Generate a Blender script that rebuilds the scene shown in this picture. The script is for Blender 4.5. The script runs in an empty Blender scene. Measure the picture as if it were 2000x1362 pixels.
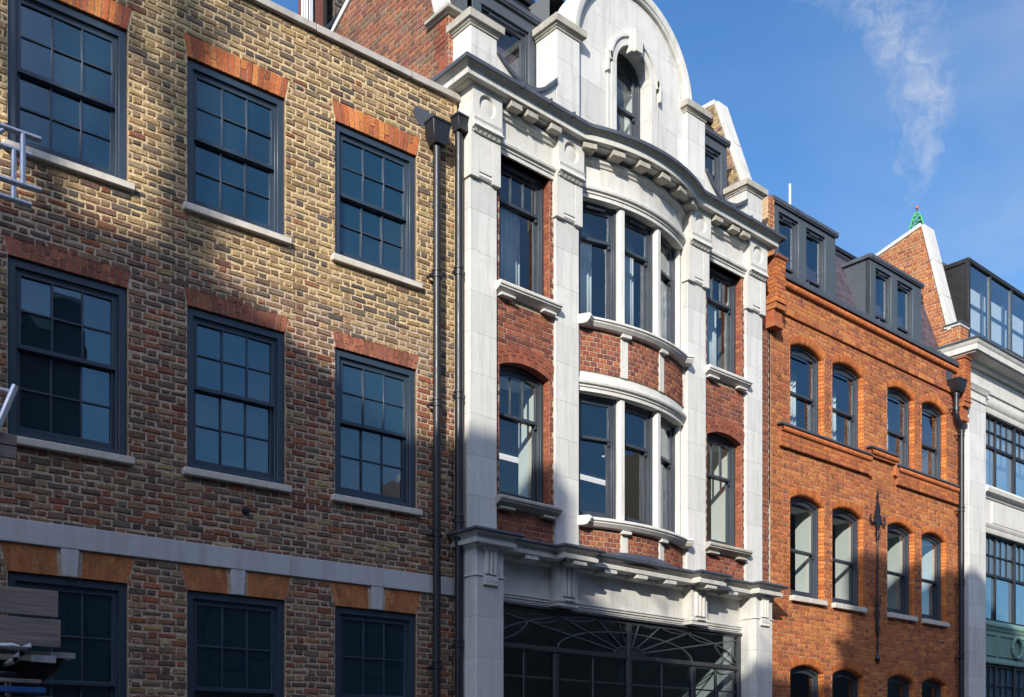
import bpy, math, random
from mathutils import Vector, Matrix
R = math.radians
sc = bpy.context.scene
col = sc.collection
random.seed(11)

# ---------------------------------------------------------------- camera, sky, sun, exposure
AX = 41.7108                                   # camera heading, degrees from +Y towards +X
cam_d = bpy.data.cameras.new('camera'); cam = bpy.data.objects.new('camera', cam_d); col.objects.link(cam)
cam.location = (0, 0, 1.7); cam.rotation_euler = (R(90), 0, R(-AX))
cam_d.sensor_width = 36; cam_d.lens = 36.9; cam_d.shift_y = 0.4045
cam_d.clip_start = 0.1; cam_d.clip_end = 6000
sc.camera = cam
sc.view_settings.view_transform = 'Standard'; sc.view_settings.look = 'None'
sc.view_settings.gamma = 1; sc.view_settings.exposure = 0.58
SUN_AZ, SUN_EL = 55, 23                        # light travels towards +X (sin) and +Y (cos), and down
w = bpy.data.worlds.new('World'); sc.world = w; w.use_nodes = True
nt = w.node_tree; N = nt.nodes; L = nt.links
for n in list(N): N.remove(n)
wo = N.new('ShaderNodeOutputWorld'); bg = N.new('ShaderNodeBackground'); bg.inputs[1].default_value = 0.15
sky = N.new('ShaderNodeTexSky'); sky.sky_type = 'NISHITA'; sky.sun_disc = False
sky.sun_elevation = R(SUN_EL); sky.sun_rotation = R(180 + SUN_AZ); sky.air_density = 1.3; sky.dust_density = 0.6; sky.ozone_density = 2.5
def math_n(op, a, b=None, c=None, tree=None):
    t = tree or nt
    n = t.nodes.new('ShaderNodeMath'); n.operation = op
    for i, v in enumerate((a, b, c)):
        if v is None: continue
        if isinstance(v, (int, float)): n.inputs[i].default_value = v
        else: t.links.new(v, n.inputs[i])
    return n.outputs[0]
# thin cirrus wisps: noise on the sky direction
tc = N.new('ShaderNodeTexCoord'); sx = N.new('ShaderNodeSeparateXYZ'); L.new(tc.outputs['Generated'], sx.inputs[0])
def wnoise(scale, detail, rough, dist=0.0, vec=None):
    n = N.new('ShaderNodeTexNoise'); n.inputs['Scale'].default_value = scale; n.inputs['Detail'].default_value = detail
    n.inputs['Roughness'].default_value = rough; n.inputs['Distortion'].default_value = dist
    L.new(vec or tc.outputs['Generated'], n.inputs['Vector']); return n.outputs['Fac']
hz = math_n('ARCTAN2', sx.outputs[0], sx.outputs[1])                 # heading
elv = math_n('ARCSINE', sx.outputs[2])
# ribbon of cirrus: heading as a function of elevation
te = math_n('DIVIDE', math_n('SUBTRACT', elv, R(29.4)), R(1))
ctr = math_n('SUBTRACT', R(63.45), math_n('MULTIPLY', math_n('MULTIPLY', te, te), R(.115)))
dv = math_n('ABSOLUTE', math_n('SUBTRACT', math_n('ADD', hz, math_n('MULTIPLY', math_n('SUBTRACT', wnoise(16, 6, .7), .5), R(6.0))), ctr))
wid = math_n('MAXIMUM', math_n('ADD', R(1.15), math_n('MULTIPLY', te, R(.26))), R(.35))
rib = math_n('MAXIMUM', math_n('SUBTRACT', 1.0, math_n('DIVIDE', dv, wid)), 0.0)
mr = N.new('ShaderNodeMapRange'); mr.inputs[1].default_value = R(25.8); mr.inputs[2].default_value = R(28.6); L.new(elv, mr.inputs[0])
brk = N.new('ShaderNodeMapRange'); brk.inputs[1].default_value = .40; brk.inputs[2].default_value = .68; L.new(wnoise(58, 8, .68, .9), brk.inputs[0])
rib = math_n('MULTIPLY', math_n('MULTIPLY', math_n('POWER', rib, .6), mr.outputs[0]), math_n('ADD', .18, brk.outputs[0]))
veil = N.new('ShaderNodeMapRange'); veil.inputs[1].default_value = .42; veil.inputs[2].default_value = .78
mp = N.new('ShaderNodeMapping'); mp.inputs['Scale'].default_value = (1.2, 1.2, 3.2); mp.inputs['Rotation'].default_value = (.5, .3, .2)
L.new(tc.outputs['Generated'], mp.inputs[0]); L.new(wnoise(2.6, 5, .55, .4, mp.outputs[0]), veil.inputs[0])
hzr = N.new('ShaderNodeMapRange'); hzr.inputs[1].default_value = R(56); hzr.inputs[2].default_value = R(72); hzr.inputs[3].default_value = .25; hzr.inputs[4].default_value = 1.35; L.new(hz, hzr.inputs[0])
cl = math_n('MINIMUM', math_n('ADD', math_n('MULTIPLY', rib, .46), math_n('MULTIPLY', math_n('ADD', .12, veil.outputs[0]), math_n('MULTIPLY', hzr.outputs[0], .30))), .8)
mix = N.new('ShaderNodeMixRGB'); L.new(cl, mix.inputs[0]); mix.inputs[2].default_value = (3.0, 3.2, 3.6, 1)
deep = N.new('ShaderNodeMixRGB'); deep.blend_type = 'MULTIPLY'; deep.inputs[0].default_value = 1; L.new(sky.outputs[0], deep.inputs[1]); deep.inputs[2].default_value = (.32, .565, .81, 1)
L.new(deep.outputs[0], mix.inputs[1])
# unseen glow added to the sky behind the camera, left, to lift the shade
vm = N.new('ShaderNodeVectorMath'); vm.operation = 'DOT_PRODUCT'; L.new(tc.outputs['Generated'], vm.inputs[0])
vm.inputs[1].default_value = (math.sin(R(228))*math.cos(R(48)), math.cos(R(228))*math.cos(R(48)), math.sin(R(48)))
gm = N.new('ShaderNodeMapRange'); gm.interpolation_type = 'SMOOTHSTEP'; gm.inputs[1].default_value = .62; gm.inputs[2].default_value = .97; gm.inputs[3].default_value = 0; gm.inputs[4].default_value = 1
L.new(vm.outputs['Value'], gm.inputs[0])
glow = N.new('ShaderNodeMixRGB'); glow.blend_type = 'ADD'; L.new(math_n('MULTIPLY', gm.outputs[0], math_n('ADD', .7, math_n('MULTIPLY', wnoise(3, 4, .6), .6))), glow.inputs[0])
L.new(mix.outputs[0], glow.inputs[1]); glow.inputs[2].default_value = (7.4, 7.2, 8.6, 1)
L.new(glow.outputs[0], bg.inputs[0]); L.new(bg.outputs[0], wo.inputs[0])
sl = bpy.data.lights.new('sun', 'SUN'); sl.energy = 4.5; sl.angle = R(.53); sl.color = (1, .94, .84)
so = bpy.data.objects.new('sun', sl); col.objects.link(so)
Ld = Vector((math.sin(R(SUN_AZ))*math.cos(R(SUN_EL)), math.cos(R(SUN_AZ))*math.cos(R(SUN_EL)), -math.sin(R(SUN_EL))))
so.rotation_euler = Ld.to_track_quat('-Z', 'Y').to_euler(); so.location = (-20, -15, 30)

# ---------------------------------------------------------------- materials
def mat(name, color=(.5,.5,.5), rough=.8, metal=0, spec=.5, kind=None, bump=.0, bscale=60, var=.0, vscale=3, coat=0):
    m = bpy.data.materials.new(name); m.use_nodes = True
    t = m.node_tree; b = t.nodes['Principled BSDF']
    b.inputs['Roughness'].default_value = rough; b.inputs['Metallic'].default_value = metal
    b.inputs['Specular IOR Level'].default_value = spec
    b.inputs['Coat Weight'].default_value = coat
    tcn = t.nodes.new('ShaderNodeTexCoord'); O = tcn.outputs['Object']
    def noise(s, d=4, r=.6, vec=None):
        n = t.nodes.new('ShaderNodeTexNoise'); n.inputs['Scale'].default_value = s; n.inputs['Detail'].default_value = d
        n.inputs['Roughness'].default_value = r; t.links.new(vec or O, n.inputs['Vector']); return n.outputs['Fac']
    def ramp(f, a, b_, c0, c1):
        n = t.nodes.new('ShaderNodeMapRange'); n.inputs[1].default_value = a; n.inputs[2].default_value = b_
        n.inputs[3].default_value = c0; n.inputs[4].default_value = c1; t.links.new(f, n.inputs[0]); return n.outputs[0]
    def mixc(mode, f, a, b_):
        n = t.nodes.new('ShaderNodeMixRGB'); n.blend_type = mode
        for i, v in enumerate((f, a, b_)):
            if isinstance(v, (int, float)): n.inputs[i].default_value = v
            elif isinstance(v, tuple): n.inputs[i].default_value = (*v, 1)
            else: t.links.new(v, n.inputs[i])
        return n.outputs[0]
    base = None
    if kind == 'brick':
        a = t.nodes.new('ShaderNodeAttribute'); a.attribute_name = 'Col'; base = a.outputs['Color']
    else:
        rg = t.nodes.new('ShaderNodeRGB'); rg.outputs[0].default_value = (*color, 1); base = rg.outputs[0]
    if var:
        base = mixc('MULTIPLY', 1, base, ramp(noise(vscale, 5), .25, .75, 1-var, 1+var*.6))
        base = mixc('MULTIPLY', 1, base, ramp(noise(vscale*9, 4, .7), .25, .75, 1-var*.7, 1+var*.5))
    if kind == 'brick':
        base = mixc('MULTIPLY', 1, base, ramp(noise(130, 4, .7), .3, .7, .74, 1.2))
        base = mixc('MULTIPLY', 1, base, ramp(noise(34, 6, .78), .34, .66, .52, 1.42))
    if kind in ('stone', 'ashlar'):
        # soot streaks run down from arrises; patches of replaced stone
        mpn = t.nodes.new('ShaderNodeMapping'); mpn.inputs['Scale'].default_value = (9, 9, .8); t.links.new(O, mpn.inputs[0])
        st = ramp(noise(1.0, 6, .7, mpn.outputs[0]), .49, .76, 0, .62)
        base = mixc('MIX', st, base, (color[0]*.52, color[1]*.5, color[2]*.47))
        st2 = ramp(noise(5.5, 7, .78), .55, .72, 0, .45)
        base = mixc('MIX', st2, base, (color[0]*.62, color[1]*.6, color[2]*.56))
    if kind == 'ashlar':
        sp = t.nodes.new('ShaderNodeSeparateXYZ'); t.links.new(O, sp.inputs[0])
        zz = math_n('ADD', sp.outputs[2], .13, None, t)
        fr = math_n('FRACT', math_n('DIVIDE', zz, .53, None, t), None, None, t)
        row = math_n('FLOOR', math_n('DIVIDE', zz, .53, None, t), None, None, t)
        xx = math_n('ADD', math_n('MULTIPLY', sp.outputs[0], 1.0, None, t), math_n('MULTIPLY', math_n('FRACT', math_n('MULTIPLY', row, .437, None, t), None, None, t), .66, None, t), None, t)
        fx = math_n('FRACT', math_n('DIVIDE', xx, .72, None, t), None, None, t)
        jz = math_n('LESS_THAN', fr, .011, None, t); jx = math_n('LESS_THAN', fx, .007, None, t)
        j = math_n('MULTIPLY', math_n('MAXIMUM', jz, jx, None, t), ramp(noise(14), .35, .6, .25, .8), None, t)
        wn = t.nodes.new('ShaderNodeTexWhiteNoise'); wn.noise_dimensions = '2D'
        cb = t.nodes.new('ShaderNodeCombineXYZ'); t.links.new(row, cb.inputs[0]); t.links.new(math_n('FLOOR', math_n('DIVIDE', xx, .72, None, t), None, None, t), cb.inputs[1])
        t.links.new(cb.outputs[0], wn.inputs['Vector'])
        base = mixc('MULTIPLY', 1, base, ramp(wn.outputs['Value'], 0, 1, .88, 1.05))
        base = mixc('MIX', j, base, (.16, .14, .12))
    if kind == 'slate':
        br = t.nodes.new('ShaderNodeTexBrick'); br.inputs['Scale'].default_value = 1; br.inputs['Brick Width'].default_value = .25
        br.inputs['Row Height'].default_value = .2; br.inputs['Mortar Size'].default_value = .006
        br.inputs['Color1'].default_value = (*color, 1); br.inputs['Color2'].default_value = (color[0]*.7, color[1]*.68, color[2]*.72, 1)
        br.inputs['Mortar'].default_value = (.012, .011, .013, 1)
        mpn = t.nodes.new('ShaderNodeMapping'); mpn.inputs['Rotation'].default_value = (R(90), 0, 0); t.links.new(O, mpn.inputs[0])
        sp = t.nodes.new('ShaderNodeSeparateXYZ'); t.links.new(O, sp.inputs[0]); cb = t.nodes.new('ShaderNodeCombineXYZ')
        t.links.new(sp.outputs[0], cb.inputs[0]); t.links.new(sp.outputs[2], cb.inputs[1]); t.links.new(cb.outputs[0], br.inputs['Vector'])
        base = mixc('MULTIPLY', 1, br.outputs['Color'], ramp(noise(5), .3, .7, .75, 1.2))
    if kind == 'wood':
        mpn = t.nodes.new('ShaderNodeMapping'); mpn.inputs['Scale'].default_value = (1.5, 30, 30); t.links.new(O, mpn.inputs[0])
        base = mixc('MULTIPLY', 1, base, ramp(noise(1.4, 7, .7, mpn.outputs[0]), .3, .7, .45, 1.3))
    t.links.new(base, b.inputs['Base Color'])
    if rough < .7 and kind != 'brick':
        t.links.new(ramp(noise(7, 5, .65), .3, .7, rough*.8, min(1, rough*1.25)), b.inputs['Roughness'])
    if bump:
        bn = t.nodes.new('ShaderNodeBump'); bn.inputs['Strength'].default_value = bump; bn.inputs['Distance'].default_value = .02
        t.links.new(noise(bscale, 5, .65), bn.inputs['Height']); t.links.new(bn.outputs[0], b.inputs['Normal'])
    return m
def glass_mat(name, film=None, fac=0.0, gain=3.0, tint=(.8,.86,.86), wave=.02):
    m = bpy.data.materials.new(name); m.use_nodes = True; t = m.node_tree
    for n in list(t.nodes): t.nodes.remove(n)
    out = t.nodes.new('ShaderNodeOutputMaterial'); gl = t.nodes.new('ShaderNodeBsdfGlossy'); gl.inputs['Roughness'].default_value = 0.0
    gl.inputs['Color'].default_value = (.82, .93, 1, 1)
    tr = t.nodes.new('ShaderNodeBsdfTransparent'); tr.inputs[0].default_value = (*tint, 1)
    ge = t.nodes.new('ShaderNodeNewGeometry'); vd = t.nodes.new('ShaderNodeVectorMath'); vd.operation = 'DOT_PRODUCT'   # same reflectance from both sides of the pane
    t.links.new(ge.outputs['Incoming'], vd.inputs[0]); t.links.new(ge.outputs['Normal'], vd.inputs[1])
    c1 = math_n('SUBTRACT', 1.0, math_n('ABSOLUTE', vd.outputs['Value'], None, None, t), None, t)
    f = math_n('MINIMUM', math_n('MULTIPLY', math_n('ADD', .042, math_n('MULTIPLY', .958, math_n('POWER', c1, 5.0, None, t), None, t), None, t), gain, None, t), .92, None, t)
    tcn = t.nodes.new('ShaderNodeTexCoord'); n = t.nodes.new('ShaderNodeTexNoise'); n.inputs['Scale'].default_value = 2.2; n.inputs['Detail'].default_value = 1.5
    t.links.new(tcn.outputs['Object'], n.inputs['Vector'])
    bn = t.nodes.new('ShaderNodeBump'); bn.inputs['Strength'].default_value = wave; bn.inputs['Distance'].default_value = .05
    t.links.new(n.outputs['Fac'], bn.inputs['Height']); t.links.new(bn.outputs[0], gl.inputs['Normal'])
    inner = tr.outputs[0]
    if film:
        df = t.nodes.new('ShaderNodeBsdfDiffuse')
        n2 = t.nodes.new('ShaderNodeTexNoise'); n2.inputs['Scale'].default_value = 3.5; n2.inputs['Detail'].default_value = 5; n2.inputs['Roughness'].default_value = .7
        t.links.new(tcn.outputs['Object'], n2.inputs['Vector'])
        mc = t.nodes.new('ShaderNodeMixRGB'); t.links.new(n2.outputs['Fac'], mc.inputs[0])
        mc.inputs[1].default_value = (film[0]*.6, film[1]*.65, film[2]*.7, 1); mc.inputs[2].default_value = (film[0]*1.4, film[1]*1.35, film[2]*1.3, 1)
        t.links.new(mc.outputs[0], df.inputs[0])
        mx0 = t.nodes.new('ShaderNodeMixShader'); mx0.inputs[0].default_value = fac
        t.links.new(tr.outputs[0], mx0.inputs[1]); t.links.new(df.outputs[0], mx0.inputs[2]); inner = mx0.outputs[0]
    mx = t.nodes.new('ShaderNodeMixShader'); t.links.new(f, mx.inputs[0]); t.links.new(inner, mx.inputs[1]); t.links.new(gl.outputs[0], mx.inputs[2])
    t.links.new(mx.outputs[0], out.inputs[0]); return m
def emit_mat(name, c, s):
    m = bpy.data.materials.new(name); m.use_nodes = True; b = m.node_tree.nodes['Principled BSDF']
    b.inputs['Base Color'].default_value = (.8,.8,.8,1); b.inputs['Emission Color'].default_value = (*c, 1); b.inputs['Emission Strength'].default_value = s; return m
M = dict(
 brick=mat('brickwork', rough=.92, kind='brick', bump=.5, bscale=90, var=.17, vscale=.9, spec=.25),
 stone=mat('portland_stone', (.55,.535,.49), .85, kind='stone', bump=.15, bscale=45, var=.07, vscale=2.5, spec=.3),
 ashlar=mat('portland_stone_blocks', (.56,.55,.515), .85, kind='ashlar', bump=.12, bscale=45, var=.07, vscale=2.5, spec=.3),
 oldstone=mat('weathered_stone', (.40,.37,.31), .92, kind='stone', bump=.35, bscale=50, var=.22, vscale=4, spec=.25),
 band=mat('painted_render', (.43,.43,.435), .75, kind='stone', var=.08, vscale=2, bump=.1, bscale=25),
 sill=mat('stone_sill', (.52,.48,.41), .85, kind='stone', var=.1, vscale=3, bump=.1),
 coping=mat('cast_coping', (.40,.37,.33), .9, kind='stone', var=.12, vscale=3, bump=.15),
 concrete=mat('pale_coping_stone', (.50,.49,.45), .9, kind='stone', var=.08, vscale=3, bump=.1),
 lead=mat('lead_sheet', (.085,.095,.115), .55, metal=.35, var=.25, vscale=4, bump=.12, bscale=12),
 zinc=mat('grey_dormer_cladding', (.075,.088,.10), .5, metal=.2, var=.15, vscale=3),
 paint1=mat('blue_grey_paint', (.028,.044,.066), .38, var=.1, vscale=3, spec=.5),
 paint2=mat('slate_grey_paint', (.035,.043,.055), .38, var=.1, vscale=3),
 black=mat('black_shopfront_paint', (.045,.046,.050), .24, var=.1),
 pipe=mat('black_cast_iron_paint', (.012,.013,.017), .42, var=.15),
 iron=mat('wrought_iron', (.009,.009,.013), .4),
 slate=mat('purple_slate', (.085,.065,.082), .6, kind='slate', bump=.15, bscale=20),
 white=mat('interior_plaster', (.60,.63,.59), .9), dark=mat('interior_dark', (.10,.105,.11), .9), floor=mat('interior_floor', (.12,.09,.06), .6),
 curtain=mat('pale_curtain', (.50,.55,.56), .95), wood=mat('scaffold_timber', (.235,.20,.17), .85, kind='wood', bump=.2, bscale=30),
 alu=mat('galvanised_tube', (.62,.63,.65), .38, metal=.7, var=.25, vscale=9), green=mat('green_paint', (.16,.27,.22), .5, var=.08, vscale=4),
 bronze=mat('dark_bronze_frame', (.012,.011,.014), .4), asphalt=mat('asphalt', (.05,.05,.052), .9, var=.2, vscale=2, bump=.3), paving=mat('paving', (.26,.25,.23), .9, kind='stone', var=.1),
 darkbrown=mat('dark_dormer_cheek', (.016,.014,.014), .5), crane=mat('green_crane_paint', (.04,.30,.10), .5), red=mat('red_lamp', (.5,.10,.09), .4), bark=mat('bark', (.07,.055,.04), .95, bump=.4, bscale=20),
 whitepaint=mat('white_paint', (.75,.75,.73), .5), blue=mat('blue_plastic', (.02,.09,.28), .5), sheet=mat('white_sheeting', (.5,.52,.56), .6, var=.1),
 blackfill=mat('black_rubber', (.004,.004,.004), .6),
 g1=glass_mat('filmed_window_glass', (.006,.032,.048), .72, 3.8, (.8,.86,.86), .05), g2=glass_mat('window_glass', None, 0, 3.2, (.84,.88,.88), .04), g3=glass_mat('shop_glass', None, 0, 4.2, (.6,.66,.68), .05), g4=glass_mat('clear_blue_glass', (.13,.24,.36), .45, 3.4),
 lamp=emit_mat('lit_tube', (1,.93,.9), 0.62), blindm=mat('white_blind', (.62,.64,.66), .9))

# ---------------------------------------------------------------- mesh helpers
class MB:
    def __init__(s): s.v=[]; s.f=[]; s.c=[]; s.m=[]; s.cur=(.5,.5,.5); s.mi=0
    def face(s, pts, c=None):
        i=len(s.v); s.v += [tuple(p) for p in pts]; s.f.append(tuple(range(i,i+len(pts)))); s.c.append(c or s.cur); s.m.append(s.mi)
    def mesh(s, vs, fs, c=None):
        i=len(s.v); s.v += [tuple(p) for p in vs]
        for f in fs: s.f.append(tuple(i+k for k in f)); s.c.append(c or s.cur); s.m.append(s.mi)
    def box(s, x0,x1,y0,y1,z0,z1, c=None):
        s.mesh([(x0,y0,z0),(x1,y0,z0),(x1,y1,z0),(x0,y1,z0),(x0,y0,z1),(x1,y0,z1),(x1,y1,z1),(x0,y1,z1)],
               [(0,3,2,1),(4,5,6,7),(0,1,5,4),(1,2,6,5),(2,3,7,6),(3,0,4,7)], c)
    def prism(s, pts, y0, y1, c=None):          # outline in (x,z), counter-clockwise seen from -y
        n=len(pts); vs=[(x,y0,z) for x,z in pts]+[(x,y1,z) for x,z in pts]
        s.mesh(vs, [tuple(range(n)), tuple(range(2*n-1,n-1,-1))]+[(i,n+i,n+(i+1)%n,(i+1)%n) for i in range(n)], c)
    def prismx(s, pts, x0, x1, c=None):         # outline in (y,z)
        n=len(pts); vs=[(x0,y,z) for y,z in pts]+[(x1,y,z) for y,z in pts]
        s.mesh(vs, [tuple(range(n-1,-1,-1)), tuple(range(n,2*n))]+[(i,(i+1)%n,n+(i+1)%n,n+i) for i in range(n)], c)
    def ring(s, outer, inner, y0, y1, c=None):  # frame between two outlines with the same number of points
        n=len(outer); V=[(x,y0,z) for x,z in outer]+[(x,y0,z) for x,z in inner]+[(x,y1,z) for x,z in outer]+[(x,y1,z) for x,z in inner]
        F=[]
        for i in range(n):
            j=(i+1)%n; F += [(i,j,n+j,n+i),(2*n+j,2*n+i,3*n+i,3*n+j),(i,2*n+i,2*n+j,j),(n+i,n+j,3*n+j,3*n+i)]
        s.mesh(V,F,c)
    def tube(s, p, q, r, n=10, r2=None, c=None, caps=True):
        p=Vector(p); q=Vector(q); d=(q-p).normalized(); a=d.orthogonal().normalized(); b=d.cross(a); r2=r if r2 is None else r2
        V=[]; 
        for P,rr in ((p,r),(q,r2)):
            for k in range(n):
                t=2*math.pi*k/n; V.append(P+a*(rr*math.cos(t))+b*(rr*math.sin(t)))
        F=[(k,(k+1)%n,n+(k+1)%n,n+k) for k in range(n)]
        if caps: F += [tuple(range(n-1,-1,-1)), tuple(range(n,2*n))]
        s.mesh(V,F,c)
    def path(s, pts, r, n=8, c=None):
        for a,b in zip(pts[:-1],pts[1:]): s.tube(a,b,r,n,None,c)
    def lathe(s, cx, cy, prof, n=14, c=None):   # prof (r,z)
        V=[]; 
        for r,z in prof:
            for k in range(n):
                t=2*math.pi*k/n; V.append((cx+r*math.cos(t),cy+r*math.sin(t),z))
        F=[]
        for i in range(len(prof)-1):
            for k in range(n): F.append((i*n+k,i*n+(k+1)%n,(i+1)*n+(k+1)%n,(i+1)*n+k))
        F += [tuple(range(n-1,-1,-1)), tuple(range((len(prof)-1)*n,len(prof)*n))]
        s.mesh(V,F,c)
    def ball(s, c0, r, n=10, c=None):
        P=[]
        for i in range(7):
            a=-math.pi/2+math.pi*i/6; P.append((max(r*math.cos(a),1e-4), c0[2]+r*math.sin(a)))
        s.lathe(c0[0],c0[1],P,n,c)
    def sweep(s, path, prof, c=None, closed_prof=True):
        # path: plan points (x,y); prof: (out,z) list; outward is to the right of travel (-y when travelling +x)
        n=len(path); nr=[]
        for i in range(n):
            ds=[]
            if i>0: ds.append((path[i][0]-path[i-1][0], path[i][1]-path[i-1][1]))
            if i<n-1: ds.append((path[i+1][0]-path[i][0], path[i+1][1]-path[i][1]))
            ns=[]
            for dx,dy in ds:
                l=math.hypot(dx,dy); ns.append((dy/l,-dx/l))
            if len(ns)==1: nr.append(ns[0])
            else:
                k=1+ns[0][0]*ns[1][0]+ns[0][1]*ns[1][1]; nr.append(((ns[0][0]+ns[1][0])/k,(ns[0][1]+ns[1][1])/k))
        m=len(prof); V=[]
        for (x,y),(nx,ny) in zip(path,nr):
            for o,z in prof: V.append((x+nx*o,y+ny*o,z))
        F=[]; K = m if closed_prof else m-1
        for i in range(n-1):
            for k in range(K): F.append((i*m+k,i*m+(k+1)%m,(i+1)*m+(k+1)%m,(i+1)*m+k))
        if closed_prof: F += [tuple(range(m-1,-1,-1)), tuple(range((n-1)*m,n*m))]
        s.mesh(V,F,c)
    def build(s, name, material, parent=None, bevel=0, smooth=True, loc=None, rotz=0):
        me=bpy.data.meshes.new(name); me.from_pydata(s.v,[],s.f)
        mats = material if isinstance(material,(list,tuple)) else [material]
        for m_ in mats: me.materials.append(M[m_] if isinstance(m_,str) else m_)
        if len(mats)>1:
            for p,i in zip(me.polygons,s.m): p.material_index=i
        if any(c!=(.5,.5,.5) for c in s.c):
            at=me.color_attributes.new('Col','FLOAT_COLOR','CORNER'); buf=[]
            for p,c in zip(me.polygons,s.c): buf += [c[0],c[1],c[2],1.0]*p.loop_total
            at.data.foreach_set('color',buf)
        me.update()
        if smooth:
            me.shade_smooth(); me.set_sharp_from_angle(angle=R(32))
        o=bpy.data.objects.new(name,me); col.objects.link(o)
        if parent: o.parent=parent
        if loc: o.location=loc
        if rotz: o.rotation_euler=(0,0,rotz)
        if bevel:
            b=o.modifiers.new('bevel','BEVEL'); b.width=bevel; b.segments=1; b.limit_method='ANGLE'; b.angle_limit=R(40)
        return o
def root(name, label, cat, loc=(0,0,0), rotz=0, group=None):
    o=bpy.data.objects.new(name,None); col.objects.link(o); o.location=loc; o.rotation_euler=(0,0,rotz)
    o['label']=label; o['category']=cat
    if group: o['group']=group
    return o
def tag(o,label,cat,group=None):
    o['label']=label; o['category']=cat
    if group: o['group']=group
    return o
def dup(o, loc=None, rotz=None, parent=None):
    c=o.copy(); col.objects.link(c); c.parent = parent if parent is not None else o.parent
    if loc is not None: c.location=loc
    if rotz is not None: c.rotation_euler=(0,0,rotz)
    for ch in list(o.children): dup(ch, parent=c)
    return c
def arch(x0,x1,z0,zs,rise,n=12):               # outline: bottom-left, bottom-right, then over the top to the left
    pts=[(x0,z0),(x1,z0)]; w_=(x1-x0)/2; xc=(x0+x1)/2
    if rise<=0: return pts+[(x1,zs),(x0,zs)]
    Rr=(w_*w_+rise*rise)/(2*rise); zc=zs+rise-Rr; a=math.asin(min(1,w_/Rr))
    if rise>w_*.999: a=math.pi/2
    for i in range(n+1):
        t=a-2*a*i/n; pts.append((xc+Rr*math.sin(t), zc+Rr*math.cos(t)))
    return pts
def inset_arch(x0,x1,z0,zs,rise,i,ib=None,n=12):
    ib=i if ib is None else ib
    w0=(x1-x0)/2; w1=w0-i
    if rise<=0: return arch(x0+i,x1-i,z0+ib,zs-i,0,n)
    Rr=(w0*w0+rise*rise)/(2*rise)-i; zc=zs+rise-i-Rr
    h=math.sqrt(max(Rr*Rr-w1*w1,0)); r2=Rr-h
    return arch(x0+i,x1-i,z0+ib,zc+h,r2,n)

def jit(c,a=.12):
    k=1+random.uniform(-a,a); return tuple(max(0.004,v*k*(1+random.uniform(-.04,.04))) for v in c)
def bricks(mb, x0,x1,z0,z1, colf, course=.075, st=.225, hd=.1125, joint=.011, holes=(), P=None, y=0.0, rough=.003, bond='flemish', proud=.006):
    # individual bricks, front faces only, with worn arrises; P maps (u,z,out) -> xyz
    P = P or (lambda u,z,o:(u,y-o,z))
    rows=int(math.ceil((z1-z0)/course-1e-6))
    for r in range(rows):
        za=z0+r*course; zb=min(za+course, z1); zm=(za+zb)/2
        if zb-za<.025: continue
        iv=[(x0,x1)]
        for h in holes:
            g=h(zm)
            if not g: continue
            nv=[]
            for a,b in iv:
                if g[1]<=a or g[0]>=b: nv.append((a,b)); continue
                if g[0]>a: nv.append((a,g[0]))
                if g[1]<b: nv.append((g[1],b))
            iv=nv
        if bond=='flemish': pat=[st,hd]; off=(st+hd)/2 if r%2 else 0
        elif bond=='header': pat=[hd]; off=hd/2 if r%2 else 0
        elif bond=='english': pat=[hd] if r%2 else [st]; off=hd/2 if r%2 else 0
        u=x0-off-random.random()*0.02; k=0
        while u<x1:
            wdt=pat[k%len(pat)]; k+=1; a,b=u,u+wdt; u=b
            for ia,ib in iv:
                p,q_=max(a,ia),min(b,ib)
                if q_-p<.035: continue
                j=joint/2; e=.004+random.random()*rough
                xa,xb,ya,yb=p+j,q_-j,za+j+random.uniform(-1,1)*rough,zb-j+random.uniform(-1,1)*rough
                o=random.uniform(0,.004)+rough*.5
                c=colf((p+q_)/2,zm, q_-p)
                rr=lambda: random.uniform(-rough,rough)
                out=[P(xa+rr(),ya+rr(),-proud),P(xb+rr(),ya+rr(),-proud),P(xb+rr(),yb+rr(),-proud),P(xa+rr(),yb+rr(),-proud)]
                inn=[P(xa+e,ya+e,o),P(xb-e,ya+e,o),P(xb-e,yb-e,o),P(xa+e,yb-e,o)]
                mb.mesh(out+inn,[(4,5,6,7),(0,1,5,4),(1,2,6,5),(2,3,7,6),(3,0,4,7)],c)
def wall_sheet(mb, x0,x1,z0,z1, holes, y, c, depth=.12, rc=None):
    # holes: (x0,x1,z0,topfunc); plane with real openings and reveals
    br={x0,x1}
    for h in holes:
        n=h[4] if len(h)>4 else 1
        for i in range(n+1): br.add(h[0]+(h[1]-h[0])*i/n)
    br=sorted(b for b in br if x0-1e-6<=b<=x1+1e-6)
    for a,b in zip(br[:-1],br[1:]):
        if b-a<1e-6: continue
        hs=sorted([h for h in holes if h[0]-1e-6<=a and b<=h[1]+1e-6], key=lambda h:h[2])
        za=zb=z0
        for h in hs:
            mb.face([(a,y,za),(b,y,zb),(b,y,h[2]),(a,y,h[2])],c)
            ta,tb=h[3](a),h[3](b)
            mb.face([(a,y,ta),(b,y,tb),(b,y+depth,tb),(a,y+depth,ta)],rc or c); za,zb=ta,tb
        mb.face([(a,y,za),(b,y,zb),(b,y,z1),(a,y,z1)],c)
    for h in holes:
        za,zb=h[3](h[0]),h[3](h[1])
        mb.face([(h[0],y,h[2]),(h[0],y+depth,h[2]),(h[0],y+depth,za),(h[0],y,za)],rc or c)
        mb.face([(h[1],y,h[2]),(h[1],y,zb),(h[1],y+depth,zb),(h[1],y+depth,h[2])],rc or c)
        mb.face([(h[0],y,h[2]),(h[1],y,h[2]),(h[1],y+depth,h[2]),(h[0],y+depth,h[2])],rc or c)
def flat_top(z): return lambda x: z
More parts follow.
